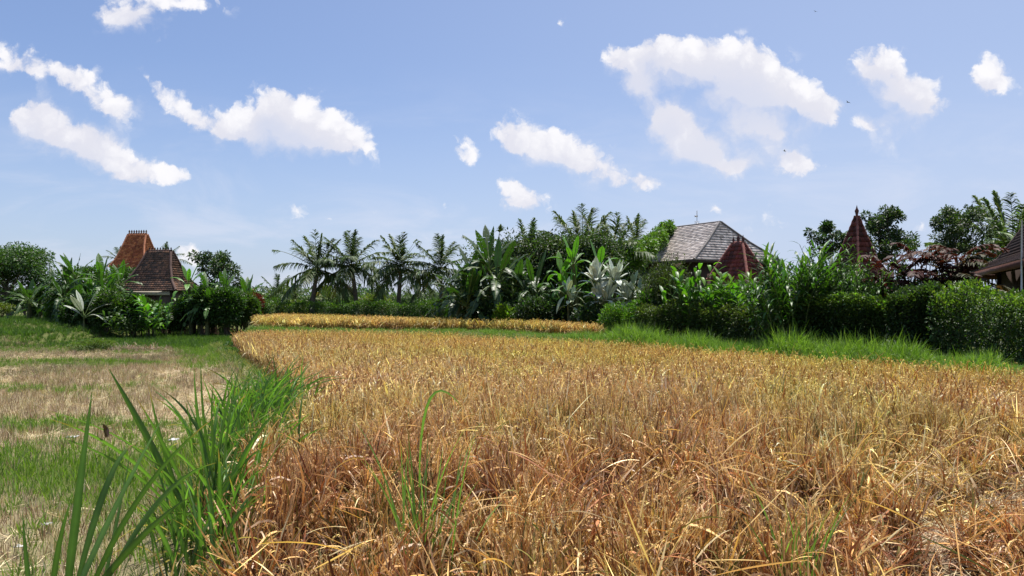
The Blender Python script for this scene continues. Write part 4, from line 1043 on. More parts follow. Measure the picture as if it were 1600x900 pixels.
    coconut('coconut_palm', PX(487, 45), 45, PZ(356, 45), 'leftmost coconut palm of the row, ragged dark fronds spreading wide', G, 51, 3.05, 22, dry=2, lean=.35, strip=(9,), el0=-.45)
    coconut('coconut_palm', PX(557, 45.5), 45.5, PZ(354, 45.5), 'second coconut palm of the row, with tall upright spear fronds', G, 52, 2.9, 20, dry=3, lean=-.3, el0=-.35)
    coconut('coconut_palm', PX(622, 45), 45, PZ(357, 45), 'third coconut palm of the row, its frond ends stripped to tufts', G, 53, 2.8, 23, dry=3, lean=.2, strip=(3, 5, 8, 11), el0=-.5)
    coconut('coconut_palm', PX(689, 44.5), 44.5, PZ(361, 44.5), 'fourth coconut palm of the row, thin pale trunk before the hedge', G, 54, 2.75, 19, dry=2, lean=0, strip=(7, 10), trunk_r=.13, el0=-.5)
    hedge('low_hedge', [(PX(402, 42.6), 42.6), (PX(560, 42.6), 42.6), (PX(740, 41.6), 41.6)], 1.0, 1.05, 'long low clipped hedge at the foot of the coconut palms', seed=55, n=30000, leaf=.09, col=(.035, .075, .018), tcol=(.07, .13, .025))
    G = 'small palms behind the hedge'
    for k, (px, Y, top, L, lab) in enumerate([(433, 60, 421, 2.4, 'small palm left of the coconut row, standing clear'), (462, 66, 437, 2.2, 'small palm behind the leftmost coconut palm'), (513, 60, 440, 2.1, 'bushy palm between first and second coconut palm'),
        (533, 74, 446, 2.2, 'far low palm just left of the second trunk'), (585, 62, 441, 2.1, 'palm between second and third coconut palm'), (603, 70, 450, 2.0, 'tiny palm just left of the third trunk'), (652, 60, 438, 2.2, 'palm between third and fourth coconut palm'),
        (672, 72, 448, 2.0, 'low far palm just left of the pale fourth trunk'), (716, 58, 425, 2.3, 'palm between the fourth coconut palm and the dark grove'), (742, 52, 405, 2.6, 'pale palm leaning out of the dark grove')]):
        coconut('small_palm', PX(px, Y), Y, PZ(top, Y), lab, G, 60 + k, L, 15, nl=30, dry=1 if k % 3 == 0 else 0, col=(.05 + .015 * (k % 3), .085 + .012 * (k % 3), .028), ll=.6)
    for k, (px, Y, top, rx, lab) in enumerate([(418, 58, 452, 2.0, 'leafy bush behind the left end of the low hedge'), (446, 56, 462, 1.6, 'light green bush behind the hedge, left of the first palm'), (490, 60, 455, 2.4, 'bush behind the first coconut trunk'),
        (540, 58, 457, 2.2, 'bush behind the second coconut trunk'), (588, 57, 452, 1.9, 'yellow-green bush between second and third palms'), (632, 60, 456, 2.3, 'bush behind the third coconut trunk'), (670, 56, 452, 1.7, 'olive bush left of the fourth coconut trunk'), (712, 52, 446, 2.0, 'olive bush left of the dark grove'), (745, 50, 430, 2.2, 'tall olive bush at the left side of the dark grove')]):
        shrub('bush', PX(px, Y), Y, .2, PZ(top, Y), rx, lab, 'bushes behind the coconut palms', 80 + k, 3600, .24, .32, [(.045, .085, .025), (.09, .12, .03), (.04, .07, .028)][k % 3])
    for k in range(22):
        px = -60 + k * 78 + 23 * math.sin(k * 2.1); Y = 105 + 14 * math.sin(k * 1.7)
        tree('distant_tree', PX(px, Y), Y, PZ(456 + 5 * math.sin(k * 2.9), Y), 5.5, 'one of the distant low trees closing the view behind the gardens', 'distant trees', 110 + k, n=2600, leaf=.75, col=(.05, .085, .045), sparse=1.1, branches=9, first=.1, trunk_r=.3)
    # ---------------- dark grove in the centre
    G = 'banana plants of the centre grove'
    banana('banana_plant', PX(768, 32), 32, PZ(352, 32), 'tallest banana plant, pale stem and dark drooping leaves in the centre grove', G, 140, 16, (.028, .060, .018), 2.7, .62, .9, stems=4, spread=1.5)
    banana('banana_plant', PX(742, 33), 33, PZ(380, 33), 'dark banana plant at the left front corner of the centre grove', G, 141, 13, (.026, .055, .018), 2.3, .6, .9, stems=4, spread=1.4)
    banana('banana_plant', PX(806, 32.5), 32.5, PZ(385, 32.5), 'banana plant with big hanging leaf in the middle of the centre grove', G, 142, 13, (.03, .062, .018), 2.3, .6, .9, stems=4, spread=1.4)
    banana('banana_plant', PX(838, 32), 32, PZ(400, 32), 'low dark banana plant left of the bright upright leaves', G, 143, 12, (.04, .085, .02), 2.3, .5, .5, stems=2)
    banana('banana_plant', PX(878, 31), 31, PZ(392, 31), 'banana plant with bright translucent upright leaves, left one', G, 144, 7, (.085, .20, .025), 1.5, .5, .1, stems=3, upright=.5)
    banana('banana_plant', PX(900, 30.8), 30.8, PZ(368, 30.8), 'banana plant with the single tallest bright green leaf', G, 145, 6, (.085, .20, .025), 1.7, .46, .1, stems=2, upright=.5)
    banana('banana_plant', PX(938, 31), 31, PZ(378, 31), 'banana plant with bright leaf right above the silver leaves', G, 146, 6, (.075, .18, .025), 1.6, .46, .1, stems=2, upright=.5)
    G = 'palms rising over the centre grove'
    coconut('coconut_palm', PX(828, 38), 38, PZ(338, 38), 'slim palm with a single tall spear, left of the three grove palms', G, 150, 2.6, 11, dry=0, strip=(4, 6), col=(.05, .09, .03), trunk_r=.1)
    coconut('coconut_palm', PX(903, 42), 42, PZ(311, 42), 'highest palm over the grove, its crown fanning against the sky', G, 151, 3.7, 26, dry=1, strip=(8, 12), lean=.2)
    coconut('coconut_palm', PX(950, 40), 40, PZ(324, 40), 'palm with drooping fronds between the highest palm and the tanks', G, 152, 3.6, 25, dry=1, lean=.1)
    coconut('coconut_palm', PX(996, 50), 50, PZ(328, 50), 'palm with few fronds just behind the steel water tanks', G, 153, 2.7, 12, dry=0, lean=-.1, trunk_r=.11)
    coconut('coconut_palm', PX(775, 37), 37, PZ(346, 37), 'palm with stripped frond tips behind the tallest banana plant', G, 154, 2.6, 14, dry=0, strip=(0, 1, 2, 3, 4, 5), trunk_r=.1)
    tree('leafy_tree', PX(862, 38), 38, PZ(366, 38), 2.6, 'broad dark leafy tree in the middle of the grove', seed=155, n=17000, leaf=.15, sparse=1.1, branches=13, first=.15, col=(.035, .06, .022))
    tree('leafy_tree', PX(812, 37), 37, PZ(372, 37), 2.0, 'leafy tree in the grove, left of the broad dark one', seed=156, n=11000, leaf=.15, sparse=1.1, branches=11, first=.15, col=(.04, .065, .022))
    tree('leafy_tree', PX(905, 37), 37, PZ(362, 37), 1.9, 'leafy tree under the highest palm', seed=157, n=12000, leaf=.15, sparse=1.1, branches=11, first=.15, col=(.035, .06, .022))
    tree('leafy_tree', PX(948, 39.5), 39.5, PZ(380, 39.5), 1.4, 'leafy tree beneath the palm with drooping fronds', seed=158, n=11000, leaf=.15, sparse=1.1, branches=11, first=.15, col=(.035, .065, .022))
    for k, (px, Y, top, rx, c, lab) in enumerate([(738, 34, 440, 1.2, 0, 'low dark shrub at the left corner of the centre grove'), (765, 31.5, 452, 1.1, 0, 'dark shrub under the tallest banana plant'), (786, 30.2, 462, .5, 1, 'small yellow-green shrub low in the dark grove'), (800, 31, 440, 1.2, 0, 'dark shrub under the hanging banana leaf'),
        (832, 30, 448, 1.2, 0, 'dark shrub left of the bright bananas'), (862, 31.5, 440, 1.1, 0, 'dark shrub under the bright bananas'), (890, 30.8, 455, 1.0, 0, 'dark shrub left below the silver leaves'), (922, 29.4, 466, .9, 0, 'dark shrub directly below the silver leaves'),
        (966, 28.2, 456, .75, 2, 'low bright green shrub below the silver plant, left one'), (990, 27.6, 460, .65, 2, 'low bright green shrub below the silver plant, right one'), (1002, 30.5, 425, 1.0, 0, 'shrub between silver leaves and feathery bush')]):
        shrub('shrub', PX(px, Y), Y, .15, PZ(top, Y), rx, lab, 'shrubs at the foot of the centre grove', 160 + k, 3600 if c < 2 else 5200, .16 if c < 2 else .10, .38, [(.025, .05, .018), (.10, .17, .02), (.065, .14, .02)][c], new=.15 if c == 2 else .02)
    banana('silver_plant', PX(930, 29.8), 29.8, PZ(408, 29.8), 'big plant with tall silvery white paddle leaves, left half of the pair', 'silver-leaved plants', 180, 18, (.52, .55, .51), 1.2, .44, .05, stems=3, mat=M_SILVER, cat='plant', upright=.55, r0=.05, spread=.9)
    banana('silver_plant', PX(962, 29.8), 29.8, PZ(408, 29.8), 'big plant with tall silvery white paddle leaves, right half of the pair', 'silver-leaved plants', 181, 18, (.46, .50, .46), 1.2, .44, .05, stems=3, mat=M_SILVER, cat='plant', upright=.5, r0=.05, spread=.9)
    banana('silver_plant', PX(888, 30.0), 30.0, PZ(432, 30.0), 'lower plant with pale spreading leaves left of the silver pair', 'silver-leaved plants', 182, 8, (.34, .40, .28), 1.0, .34, .05, stems=2, mat=M_SILVER, cat='plant', upright=.1, r0=.05, spread=.7)
    banana('silver_plant', PX(986, 30.0), 30.0, PZ(420, 30.0), 'dull grey-green paddle-leaved plant right of the silver pair', 'silver-leaved plants', 183, 8, (.12, .17, .13), 1.1, .36, .05, stems=2, mat=M_SILVER, cat='plant', upright=.3, r0=.05, spread=.7)
    # creeper over the left end of the grey roof
    r = np.random.default_rng(190); t = empty('climbing_vine', (8.2, 46.2, .4)); tag(t, 'green vine climbing over the left end of the grey shingle roof', 'vine')
    pts = np.array([(PX(905, 36), 36, PZ(444, 36)), (PX(945, 37), 37, PZ(420, 37)), (PX(980, 38.5), 38.5, PZ(402, 38.5)), (PX(1010, 41), 41, PZ(382, 41)), (PX(1036, 45.2), 45.2, PZ(361, 45.2)), (PX(1046, 46.2), 46.2, PZ(352, 46.2))]) - [8.2, 46.2, .4]
    n = 19000; q = r.uniform(0, 5, n); i = np.minimum(q.astype(int), 4); w = (q - i)[:, None]; c = pts[i] * (1 - w) + pts[i + 1] * w; d = nz(r.normal(0, 1, (n, 3)))
    rr = (.72 - .08 * q) * r.uniform(.2, 1, n) ** .4 * (1 + .3 * np.sin(q * 9)); p = c + d * rr[:, None] - np.array([0, 0, 1.0]) * (r.uniform(0, 1, n) * (.9 - .12 * q))[:, None]
    g = Geo(); Lf = .17 * r.uniform(.6, 1.3, n); g.leaves(p, nz(d + r.normal(0, .5, (n, 3))), Lf, Lf * .5, vary((.075, .14, .025), n, .25, r), nz(r.normal(0, .5, (n, 3)) + [0, 0, 1.0]), .2); g.build('foliage', M_LEAF, t)
    g = Geo(); g.tube(np.concatenate([[(pts[0][0], pts[0][1], -.1)], pts]), [.09, .08, .07, .06, .05, .04, .02], (.1, .08, .05), 6); g.build('stem', M_BARK, t, True)
    # ---------------- right garden
    shrub('feathery_bush', PX(1038, 27), 27, .3, PZ(384, 27), 1.15, 'tall feathery dark bush before the left part of the grey roof', seed=200, n=12000, leaf=.13, lw=.22, col=(.045, .065, .025), lobes=12)
    ginger('feathery_clump', PX(1040, 26.6), 26.6, PZ(388, 26.6), .75, 'wispy upright clump growing through the feathery dark bush', seed=201, stems=26, leaf=.22, lw=.035, per=14, col=(.05, .07, .03), mat=M_LEAF)
    G = 'heliconia clumps below the grey roof'
    for k, (px, Y, top, lab) in enumerate([(1082, 25, 408, 'leftmost heliconia clump, with one tall leaf, below the grey roof'), (1112, 24.6, 420, 'heliconia clump under the middle of the grey roof'), (1143, 24, 428, 'heliconia clump left below the pointed red roof'), (1176, 23.4, 446, 'lower heliconia clump right below the pointed red roof'), (1205, 22.6, 448, 'lowest heliconia clump between red roof and the tall spiky clump')]):
        ginger('heliconia_clump', PX(px, Y), Y, PZ(top, Y), .95, lab, G, 210 + k, 20, (.075, .155, .025), .60, .13, 8, drop=.35, arch=.15, K=5)
    shrub('shrub', PX(1010, 27), 27, .3, PZ(425, 27), .8, 'leafy green shrub right of the grey-green paddle leaves', None, 216, 3600, .17, .4, (.06, .12, .02), mat=M_GLOSS)
    for k, (px, Y, top, rx, lab) in enumerate([(1090, 26.5, 418, 1.3, 'shrub hidden behind the leftmost heliconias'), (1140, 26, 424, 1.3, 'shrub behind the heliconias left of the red roof'), (1195, 25, 438, 1.2, 'shrub behind the lowest heliconias'), (1228, 23, 392, 1.3, 'dark shrub left of the tall spiky clump'), (1275, 22.5, 396, 1.3, 'dark shrub right of the tall spiky clump'), (1318, 23, 404, 1.3, 'shrub in front of the spire roof'), (1370, 22.5, 408, 1.3, 'green shrub below the right slope of the spire roof'),
        (1402, 21.5, 404, 1.2, 'dark shrub left of the red-leaved clump'), (1450, 21.0, 398, 1.3, 'dark shrub beneath the red-leaved clump'), (1500, 20.5, 418, .9, 'dark shrub where the long eave ends'), (1552, 23, 436, 1.3, 'dark shrub under the long eave, behind the yellow-topped hedge'), (1590, 22.5, 440, 1.2, 'dark shrub under the long eave beside the white pole')]):
        shrub('shrub', PX(px, Y), Y, .3, PZ(top, Y), rx, lab, 'shrubs of the right garden', 220 + k, 5200, .15, .36, (.03 + .01 * (k % 3), .06 + .015 * (k % 3), .018), mat=M_GLOSS if k % 2 else M_LEAF)
    ginger('spiky_clump', PX(1240, 21), 21, PZ(378, 21), 1.05, 'tall spiky palm-like clump right of the pointed red roof', None, 240, 62, (.05, .105, .022), .55, .07, 16, arch=.2, drop=.25)
    ginger('spiky_clump', PX(1232, 20.6), 20.6, PZ(415, 20.6), 1.1, 'lower glossy clump at the foot of the tall spiky one', None, 241, 44, (.04, .085, .02), .5, .075, 12, arch=.35, drop=.6)
    G = 'cane clumps before the spire roof'
    ginger('cane_clump', PX(1300, 21), 21, PZ(372, 21), 1.0, 'fine-leaved cane clump left of the spire roof', G, 242, 55, (.055, .10, .025), .40, .04, 12, arch=.2, drop=.45)
    ginger('cane_clump', PX(1345, 20.5), 20.5, PZ(384, 20.5), 1.0, 'fine-leaved cane clump before the spire roof', G, 243, 50, (.055, .105, .025), .40, .045, 12, arch=.3, drop=.5)
    ginger('cane_clump', PX(1385, 20.5), 20.5, PZ(396, 20.5), .9, 'fine-leaved cane clump right of the spire roof', G, 244, 44, (.06, .115, .025), .38, .05, 11, arch=.3, drop=.5)
    # red leaved feather clump
    rr = np.random.default_rng(250)
    for k, (px, Y, top, n, c, lab) in enumerate([(1425, 20.3, 372, 22, (.045, .016, .013), 'dark red feather-leaved clump in the right garden, left one'), (1468, 20.0, 366, 24, (.05, .02, .013), 'dark red feather-leaved clump with bronze tips, middle one'), (1502, 19.6, 385, 14, (.045, .045, .018), 'bronze green feather-leaved clump nearest the long eave')]):
        x = PX(px, Y); z0 = gh(x, Y); t = empty('red_feather_plant', (x, Y, z0)); tag(t, lab, 'plant', 'red-leaved plants of the right garden'); g = Geo(); H = PZ(top, Y) - z0; gs = Geo()
        for j in range(n):
            b = np.array([rr.normal(0, .22), rr.normal(0, .18), 0]); hh = H * rr.uniform(.45, .78); e = b * 1.6 + [0, 0, hh]; gs.tube([b, (b + e) / 2, e], [.022, .018, .012], (.07, .03, .025), 5)
            frond(g, e, rr.uniform(0, 6.28), rr.uniform(.45, 1.15), H * .44, .38, c, rr, 17, .34, .10, full=.05, sag=.45, rachis=(.08, .03, .02))
        gs.build('canes', M_BARK, t); g.build('leaves', M_RED, t)
    # trees rising behind
    G = 'open trees behind the spire roof'
    tree('open_tree', PX(1302, 32), 32, PZ(347, 32), 1.2, 'open dark tree left of the spire roof', G, 261, 3600, .14, (.03, .055, .025), .08, .45, 8, .55)
    tree('open_tree', PX(1368, 33), 33, PZ(330, 33), 1.1, 'open tree right behind the spire roof tip', G, 262, 3600, .14, (.035, .06, .025), .08, .4, 8, .6)
    tree('open_tree', PX(1392, 32), 32, PZ(322, 32), 1.3, 'tallest open tree, right of the spire roof', G, 263, 4600, .14, (.035, .06, .025), .08, .35, 9, .6)
    tree('open_tree', PX(1492, 36), 36, PZ(322, 36), 1.5, 'rounded darker tree left of the big palm fronds', G, 264, 9000, .14, (.04, .065, .028), .1, .4, 12, .75)
    coconut('coconut_palm', PX(1586, 42), 42, PZ(284, 42), 'big palm at the right edge, long silvery fronds over the dark roof', None, 265, 5.7, 30, dry=0, nl=70, col=(.085, .13, .055), el0=-.1, ll=.58, wid=.13, lean=-.1)
    # hedges
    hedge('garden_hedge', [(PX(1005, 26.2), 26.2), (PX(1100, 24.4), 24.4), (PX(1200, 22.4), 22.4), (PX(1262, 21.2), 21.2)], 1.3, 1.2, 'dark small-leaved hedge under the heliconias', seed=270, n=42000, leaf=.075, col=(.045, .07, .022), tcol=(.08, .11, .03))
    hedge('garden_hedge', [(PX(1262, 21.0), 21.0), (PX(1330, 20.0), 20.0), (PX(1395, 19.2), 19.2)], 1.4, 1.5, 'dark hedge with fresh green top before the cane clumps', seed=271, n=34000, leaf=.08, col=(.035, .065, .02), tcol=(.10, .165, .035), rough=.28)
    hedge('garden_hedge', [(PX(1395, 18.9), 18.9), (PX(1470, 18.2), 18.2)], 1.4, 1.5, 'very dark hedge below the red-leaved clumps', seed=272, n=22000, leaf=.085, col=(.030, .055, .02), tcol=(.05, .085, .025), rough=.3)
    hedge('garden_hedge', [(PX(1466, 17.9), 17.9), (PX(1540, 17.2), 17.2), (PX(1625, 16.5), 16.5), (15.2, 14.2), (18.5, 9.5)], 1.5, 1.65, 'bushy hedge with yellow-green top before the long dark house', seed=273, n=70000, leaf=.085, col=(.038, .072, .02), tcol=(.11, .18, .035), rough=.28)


plants()

# ------------------------------------------------------------------ big grass blades in the left foreground
def bez(g, pts, w, col, r, K=12, fold=.35):
    """one long blade along a quadratic curve through world points base, control, tip"""
    a, b, c = [np.array(q, float) for q in pts]; t = np.linspace(0, 1, K + 1)[:, None]
    P = (1 - t) ** 2 * a + 2 * t * (1 - t) * b + t ** 2 * c; T = nz(np.gradient(P, axis=0))
    v = np.array([0, 1.0, 0.25]) + r.normal(0, .45, 3); sd = nz(np.cross(T, v)); nn = np.cross(sd, T)
    hw = (w / 2 * np.clip(np.minimum(.45 + 1.6 * t, 1.0) * (1 - np.clip((t - .45) / .55, 0, 1) ** 1.5), .02, 1))
    V = np.stack([P - sd * hw + nn * hw * fold, P, P + sd * hw + nn * hw * fold], 1).reshape(-1, 3)
    i = np.arange(K)[:, None] * 3 + np.arange(2)[None, :]; F = np.stack([i, i + 1, i + 4, i + 3], -1).reshape(-1, 4)
    cc = np.array(col) * r.uniform(.8, 1.2) * (0.85 + .3 * t); cc = np.repeat(cc, 3, 0); cc[1::3] *= 1.5
    if r.uniform() < .6 and col[1] > col[0] * 1.5:
        k_ = int(r.integers(1, 3)) * 3; cc[-k_:] = np.array([.30, .20, .08]) * r.uniform(.7, 1.2)
    g.add(V, None, F, cc)


def W(px, py, Y): return (PX(px, Y), Y, PZ(py, Y))


def foreground():
    r = np.random.default_rng(400); GC = (.058, .115, .026)
    def clump(name, label, blades, bx, by, extra, er, eh, seed, wid=.028):
        rr = np.random.default_rng(seed); z0 = gh(bx, by); t = empty(name, (bx, by, z0)); tag(t, label, 'grass clump', 'tall blady grass clumps of the left foreground'); g = Geo(); o = np.array([bx, by, z0])
        for (p0, p1, p2, w) in blades: bez(g, [np.array(W(*p0)) - o, np.array(W(*p1)) - o, np.array(W(*p2)) - o], w, GC, rr)
        for k in range(extra):
            a = rr.uniform(0, 6.28); le = rr.uniform(.1, .75); b = np.array([rr.normal(0, er), rr.normal(0, er), 0]); L = rr.uniform(.55, 1.0) * eh
            m = b + np.array([math.cos(a) * le * .3, math.sin(a) * le * .3, 1]) * L * .62; e = b + np.array([math.cos(a) * le, math.sin(a) * le, 1.0 - .45 * le * rr.uniform(0, 1.4)]) * L
            bez(g, [b, m, e], wid * rr.uniform(.6, 1.1), np.array(GC) * rr.uniform(.8, 1.5), rr, 9)
        for k in range(14):
            a = rr.uniform(0, 6.28); b = np.array([rr.normal(0, er), rr.normal(0, er), 0]); L = rr.uniform(.25, .5); dd = np.array([math.cos(a), math.sin(a), 0])
            bez(g, [b, b + dd * L * .4 + [0, 0, L * .8], b + dd * L + [0, 0, rr.uniform(-.02, .15)]], .012, np.array((.40, .30, .16)) * rr.uniform(.7, 1.2), rr, 8)
        g.build('blades', M_GRASS, t)
        g = Geo()
        for k in range(9):
            a = rr.uniform(0, 6.28); b = np.array([rr.normal(0, er * .6), rr.normal(0, er * .6), -.05]); g.tube([b, b + [math.cos(a) * .05, math.sin(a) * .05, .28]], [.008, .005], (.10, .15, .05), 5)
        g.build('stalks', M_GRASS, t)
    Y = 2.75
    clump('blady_grass', 'nearest tall grass clump, one broad blade standing straight up', [
        ((95, 1010, 2.9), (118, 800, 2.95), (145, 603, 3.0), .032), ((110, 1010, 2.8), (190, 760, 2.9), (338, 650, 3.1), .024), ((100, 1000, 2.7), (165, 700, 2.8), (212, 694, 2.9), .024),
        ((120, 1010, 2.8), (230, 745, 2.9), (338, 723, 2.9), .025), ((85, 1010, 2.6), (150, 830, 2.7), (262, 640, 3.0), .026), ((140, 1010, 2.9), (175, 850, 3.0), (205, 700, 3.1), .022),
        ((60, 1020, 2.6), (40, 900, 2.6), (35, 795, 2.6), .018), ((90, 1000, 2.7), (220, 820, 2.8), (300, 775, 2.9), .028), ((80, 1000, 2.7), (75, 880, 2.7), (115, 770, 2.7), .022)],
        PX(108, 2.8), 2.8, 34, .10, .55, 401, .024)
    clump('blady_grass', 'tall grass clump with blades flung left over the stubble', [
        ((290, 800, 4.6), (215, 650, 4.5), (168, 573, 4.4), .038), ((300, 800, 4.7), (240, 680, 4.4), (58, 638, 3.9), .030), ((280, 800, 4.6), (200, 690, 4.2), (78, 655, 3.9), .028), ((300, 790, 4.6), (262, 700, 4.5), (212, 620, 4.4), .026),
        ((270, 800, 4.5), (210, 720, 4.2), (92, 683, 4.0), .020), ((310, 800, 4.7), (270, 730, 4.8), (180, 682, 4.9), .022), ((290, 800, 4.6), (250, 700, 4.6), (232, 600, 4.5), .022)],
        PX(292, 4.6), 4.6, 30, .12, .85, 402, .024)
    clump('blady_grass', 'tall grass clump of upright blades in the middle of the bank', [
        ((335, 790, 5.2), (305, 680, 5.2), (303, 570, 5.2), .034), ((340, 790, 5.2), (310, 660, 5.2), (314, 556, 5.2), .036), ((345, 790, 5.2), (320, 650, 5.2), (336, 590, 5.2), .030), ((345, 790, 5.3), (350, 650, 5.3), (378, 560, 5.3), .034),
        ((350, 790, 5.2), (380, 690, 5.2), (436, 640, 5.3), .036), ((350, 790, 5.2), (390, 700, 5.2), (398, 686, 5.1), .028), ((340, 790, 5.2), (330, 700, 5.2), (290, 620, 5.2), .028), ((330, 790, 5.2), (345, 660, 5.2), (362, 600, 5.2), .028)],
        PX(338, 5.2), 5.2, 44, .14, .95, 403, .026)
    for k, (px, Y, lab) in enumerate([(395, 7.4, 'tall grass clump on the bank behind the upright one'), (420, 8.9, 'tall grass clump on the bank where it bends towards the rice'), (432, 10.2, 'tall grass clump leaning over the rice edge'), (405, 9.8, 'grass clump on the stubble side of the bank'), (448, 11.4, 'farthest tall grass clump, at the bend of the bank')]):
        rr = np.random.default_rng(420 + k); x = PX(px, Y) - .15; z0 = gh(x, Y); t = empty('blady_grass', (x, Y, z0)); tag(t, lab, 'grass clump', 'tall blady grass clumps of the left foreground'); g = Geo()
        for j in range(60):
            a = rr.uniform(0, 6.28); le = rr.uniform(.1, .9); b = np.array([rr.normal(0, .24), rr.normal(0, .3), 0]); L = rr.uniform(.55, 1.0) * 1.02
            bez(g, [b, b + np.array([math.cos(a) * le * .3, math.sin(a) * le * .3, 1]) * L * .62, b + np.array([math.cos(a) * le + .15, math.sin(a) * le, 1.0 - .5 * le * rr.uniform(0, 1.3)]) * L], .026 * rr.uniform(.6, 1.2), np.array(GC) * rr.uniform(.8, 1.5), rr, 8)
        g.build('blades', M_GRASS, t)
    # a few green blades inside the rice
    for k, (px, py, Y, lab) in enumerate([(655, 640, 4.6, 'green weed with one arched leaf in the rice, left of centre'), (1245, 740, 4.2, 'green weed among the brown rice on the right')]):
        rr = np.random.default_rng(440 + k); x = PX(px, Y); z0 = gh(x, Y); t = empty('rice_weed', (x, Y, z0)); tag(t, lab, 'weed'); g = Geo(); H = PZ(py, Y) - z0
        for j in range(24):
            a = rr.uniform(0, 6.28); le = rr.uniform(.05, .45); b = np.array([rr.normal(0, .07), rr.normal(0, .07), 0]); L = rr.uniform(.65, 1.05) * H
            bez(g, [b, b + np.array([math.cos(a) * le * .3, math.sin(a) * le * .3, 1]) * L * .6, b + np.array([math.cos(a) * le, math.sin(a) * le, .95]) * L], .012, np.array((.10, .17, .05)) * rr.uniform(.8, 1.3), rr, 7)
        if k == 0: bez(g, [(0, 0, H * .6), (.0, 0, H * 1.32), (.28, 0, H * 1.0)], .018, (.14, .26, .05), rr, 10)
        g.build('blades', M_GRASS, t)
    # long loose straws lying over the near rice
    rr = np.random.default_rng(450); g = Geo()
    for k in range(300):
        y = rr.uniform(2.6, 8.5); x = rr.uniform(-1.2 - .05 * y, .72 * y); z = rr.uniform(.48, .74); a = rr.uniform(0, 6.28); L = rr.uniform(.2, .5)
        d = np.array([math.cos(a), math.sin(a) * .7, rr.uniform(-.2, 1.1)]); b = np.array([x, y, z]); c = np.array(STRAW)[rr.choice(8, p=SP / SP.sum())] * rr.uniform(.9, 1.3)
        bez(g, [b - d * L * .5, b + [0, 0, rr.uniform(-.02, .06)], b + d * L * .5 - [0, 0, rr.uniform(0, .12)]], rr.uniform(.005, .011), c, rr, 7, .2)
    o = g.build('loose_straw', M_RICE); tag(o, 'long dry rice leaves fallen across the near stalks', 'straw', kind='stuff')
    # scraps lying on the stubble
    rr = np.random.default_rng(460)
    for k, (px, py, s, c, lab) in enumerate([(113, 688, .06, (.42, .42, .41), 'crumpled whitish scrap on the stubble left of the grass clumps'), (272, 692, .06, (.45, .45, .44), 'crumpled whitish scrap between the flung and upright grass clumps'), (73, 826, .035, (.42, .42, .4), 'small whitish scrap low at the left edge of the stubble'), (31, 862, .03, (.42, .42, .4), 'tiniest whitish scrap by the lower left corner')]):
        Y = 2.02 * FPX / (py - HOR); x = PX(px, Y); g = Geo(); n = 7; gx, gy = np.meshgrid(np.linspace(-1, 1, n), np.linspace(-1, 1, n)); V = np.stack([gx.ravel() * s * (1 + .2 * rr.normal(size=n * n)), gy.ravel() * s * .7 * (1 + .2 * rr.normal(size=n * n)), np.abs(rr.normal(0, s * .22, n * n)) + .02], 1)
        i = np.arange(n - 1)[:, None] * n + np.arange(n - 1)[None, :]; g.add(V, None, np.stack([i, i + 1, i + n + 1, i + n], -1).reshape(-1, 4), c)
        o = g.build('plastic_scrap', M_PLASTER, loc=(x, Y, gh(x, Y) + .05)); md = o.modifiers.new('thickness', 'SOLIDIFY'); md.thickness = .003; tag(o, lab, 'litter', 'whitish scraps on the stubble')
    # dark curled dead leaf caught on a blade
    g = Geo(); rr = np.random.default_rng(461)
    for k in range(3): g.strips([(0, 0, 0)], [(.5 - .2 * k, .1 * k, -1)], .075, .032, .2, (.05, .028, .02), K=6, prof=P_LANCE, fold=.8)
    o = g.build('dead_leaf', M_LEAF, loc=W(160, 663, 4.1)); tag(o, 'dark curled dead leaf hanging on a grass blade over the stubble', 'leaf')
    # straw heap and reed screen
    g = Geo(); rr = np.random.default_rng(462); n = 1500; a = rr.uniform(0, 6.28, n); q = rr.uniform(0, 1, n) ** .5; base = np.stack([np.cos(a) * q * 1.5, np.sin(a) * q * .9, .28 * (1 - q ** 1.5) * rr.uniform(.3, 1, n)], 1)
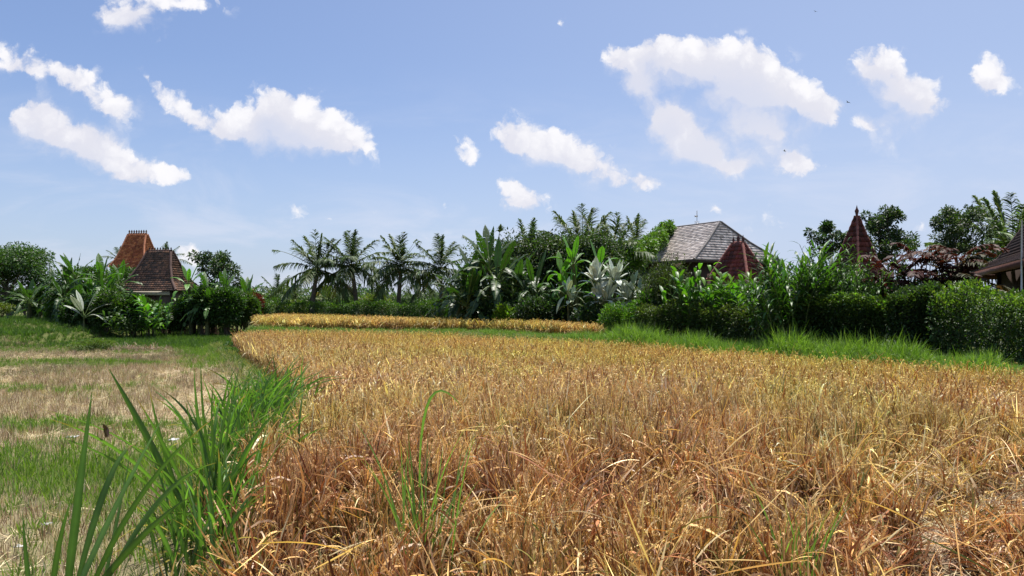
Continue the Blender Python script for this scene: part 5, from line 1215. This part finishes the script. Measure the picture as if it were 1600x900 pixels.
    g.strips(base, rr.normal(0, 1, (n, 3)) * [1, 1, .35], .32, .012, .1, vary((.20, .14, .09), n, .35, rr), K=2, prof=lambda t: 1 + 0 * t)
    x, Y = PX(208, 29.2), 29.2; o = g.build('straw_heap', M_STUB, loc=(x, Y, gh(x, Y))); tag(o, 'low dark heap of old straw before the left garden', 'straw heap')
    x, Y = PX(312, 41.2), 41.2; t = empty('reed_screen', (x, Y, gh(x, Y))); tag(t, 'brown reed screen fence at the right front of the left garden', 'fence')
    g = Geo(); n = 90
    for k in range(n): g.tube([(-2.1 + k * 4.2 / n, rr.normal(0, .02), 0), (-2.1 + k * 4.2 / n + rr.normal(0, .03), rr.normal(0, .03), 1.0 + rr.normal(0, .09))], .017, np.array((.16, .10, .07)) * rr.uniform(.6, 1.3), 5)
    g.build('reeds', M_TIMBER, t)
    for z in (.35, .95):
        g = Geo(); g.tube([(-2.15, -.05, z), (2.15, -.05, z + .04)], .03, (.12, .085, .06), 6); g.build('rail', M_TIMBER, t)
    for xx in (-2.1, 0, 2.1):
        g = Geo(); g.tube([(xx, .06, -.1), (xx, .06, 1.4)], .045, (.11, .08, .06), 7); g.build('post', M_TIMBER, t)
    # birds high over the right garden
    for k, (px, py, Y, s, rz, lab) in enumerate([(1325, 160, 60, .30, .5, 'tiny dark bird gliding left of the far right cloud'), (1226, 236, 62, .26, 1.2, 'tiny dark bird against the big right cloud'), (1274, 18, 66, .24, .2, 'tiny dark bird near the top of the sky')]):
        g = Geo(); C = (.03, .03, .035); g.tube([(0, -.55, 0), (0, -.35, .02), (0, 0, .03), (0, .3, .02), (0, .42, .04), (0, .55, .02)], [.03, .07, .10, .06, .06, .01], C, 7)
        for q in (-1, 1): g.add([(0, .2, .03), (0, -.15, .03), (q * .5, -.02, .2), (q * .45, .2, .2), (q * 1.05, -.25, .1)], [[0, 1, 2], [0, 2, 3], [3, 2, 4], [2, 1, 0]], None, C)
        o = g.build('bird', M_LEAF, loc=W(px, py, Y)); o.scale = (s, s, s); o.rotation_euler = (.2, .3, rz); tag(o, lab, 'bird', 'small birds high in the sky')


foreground()
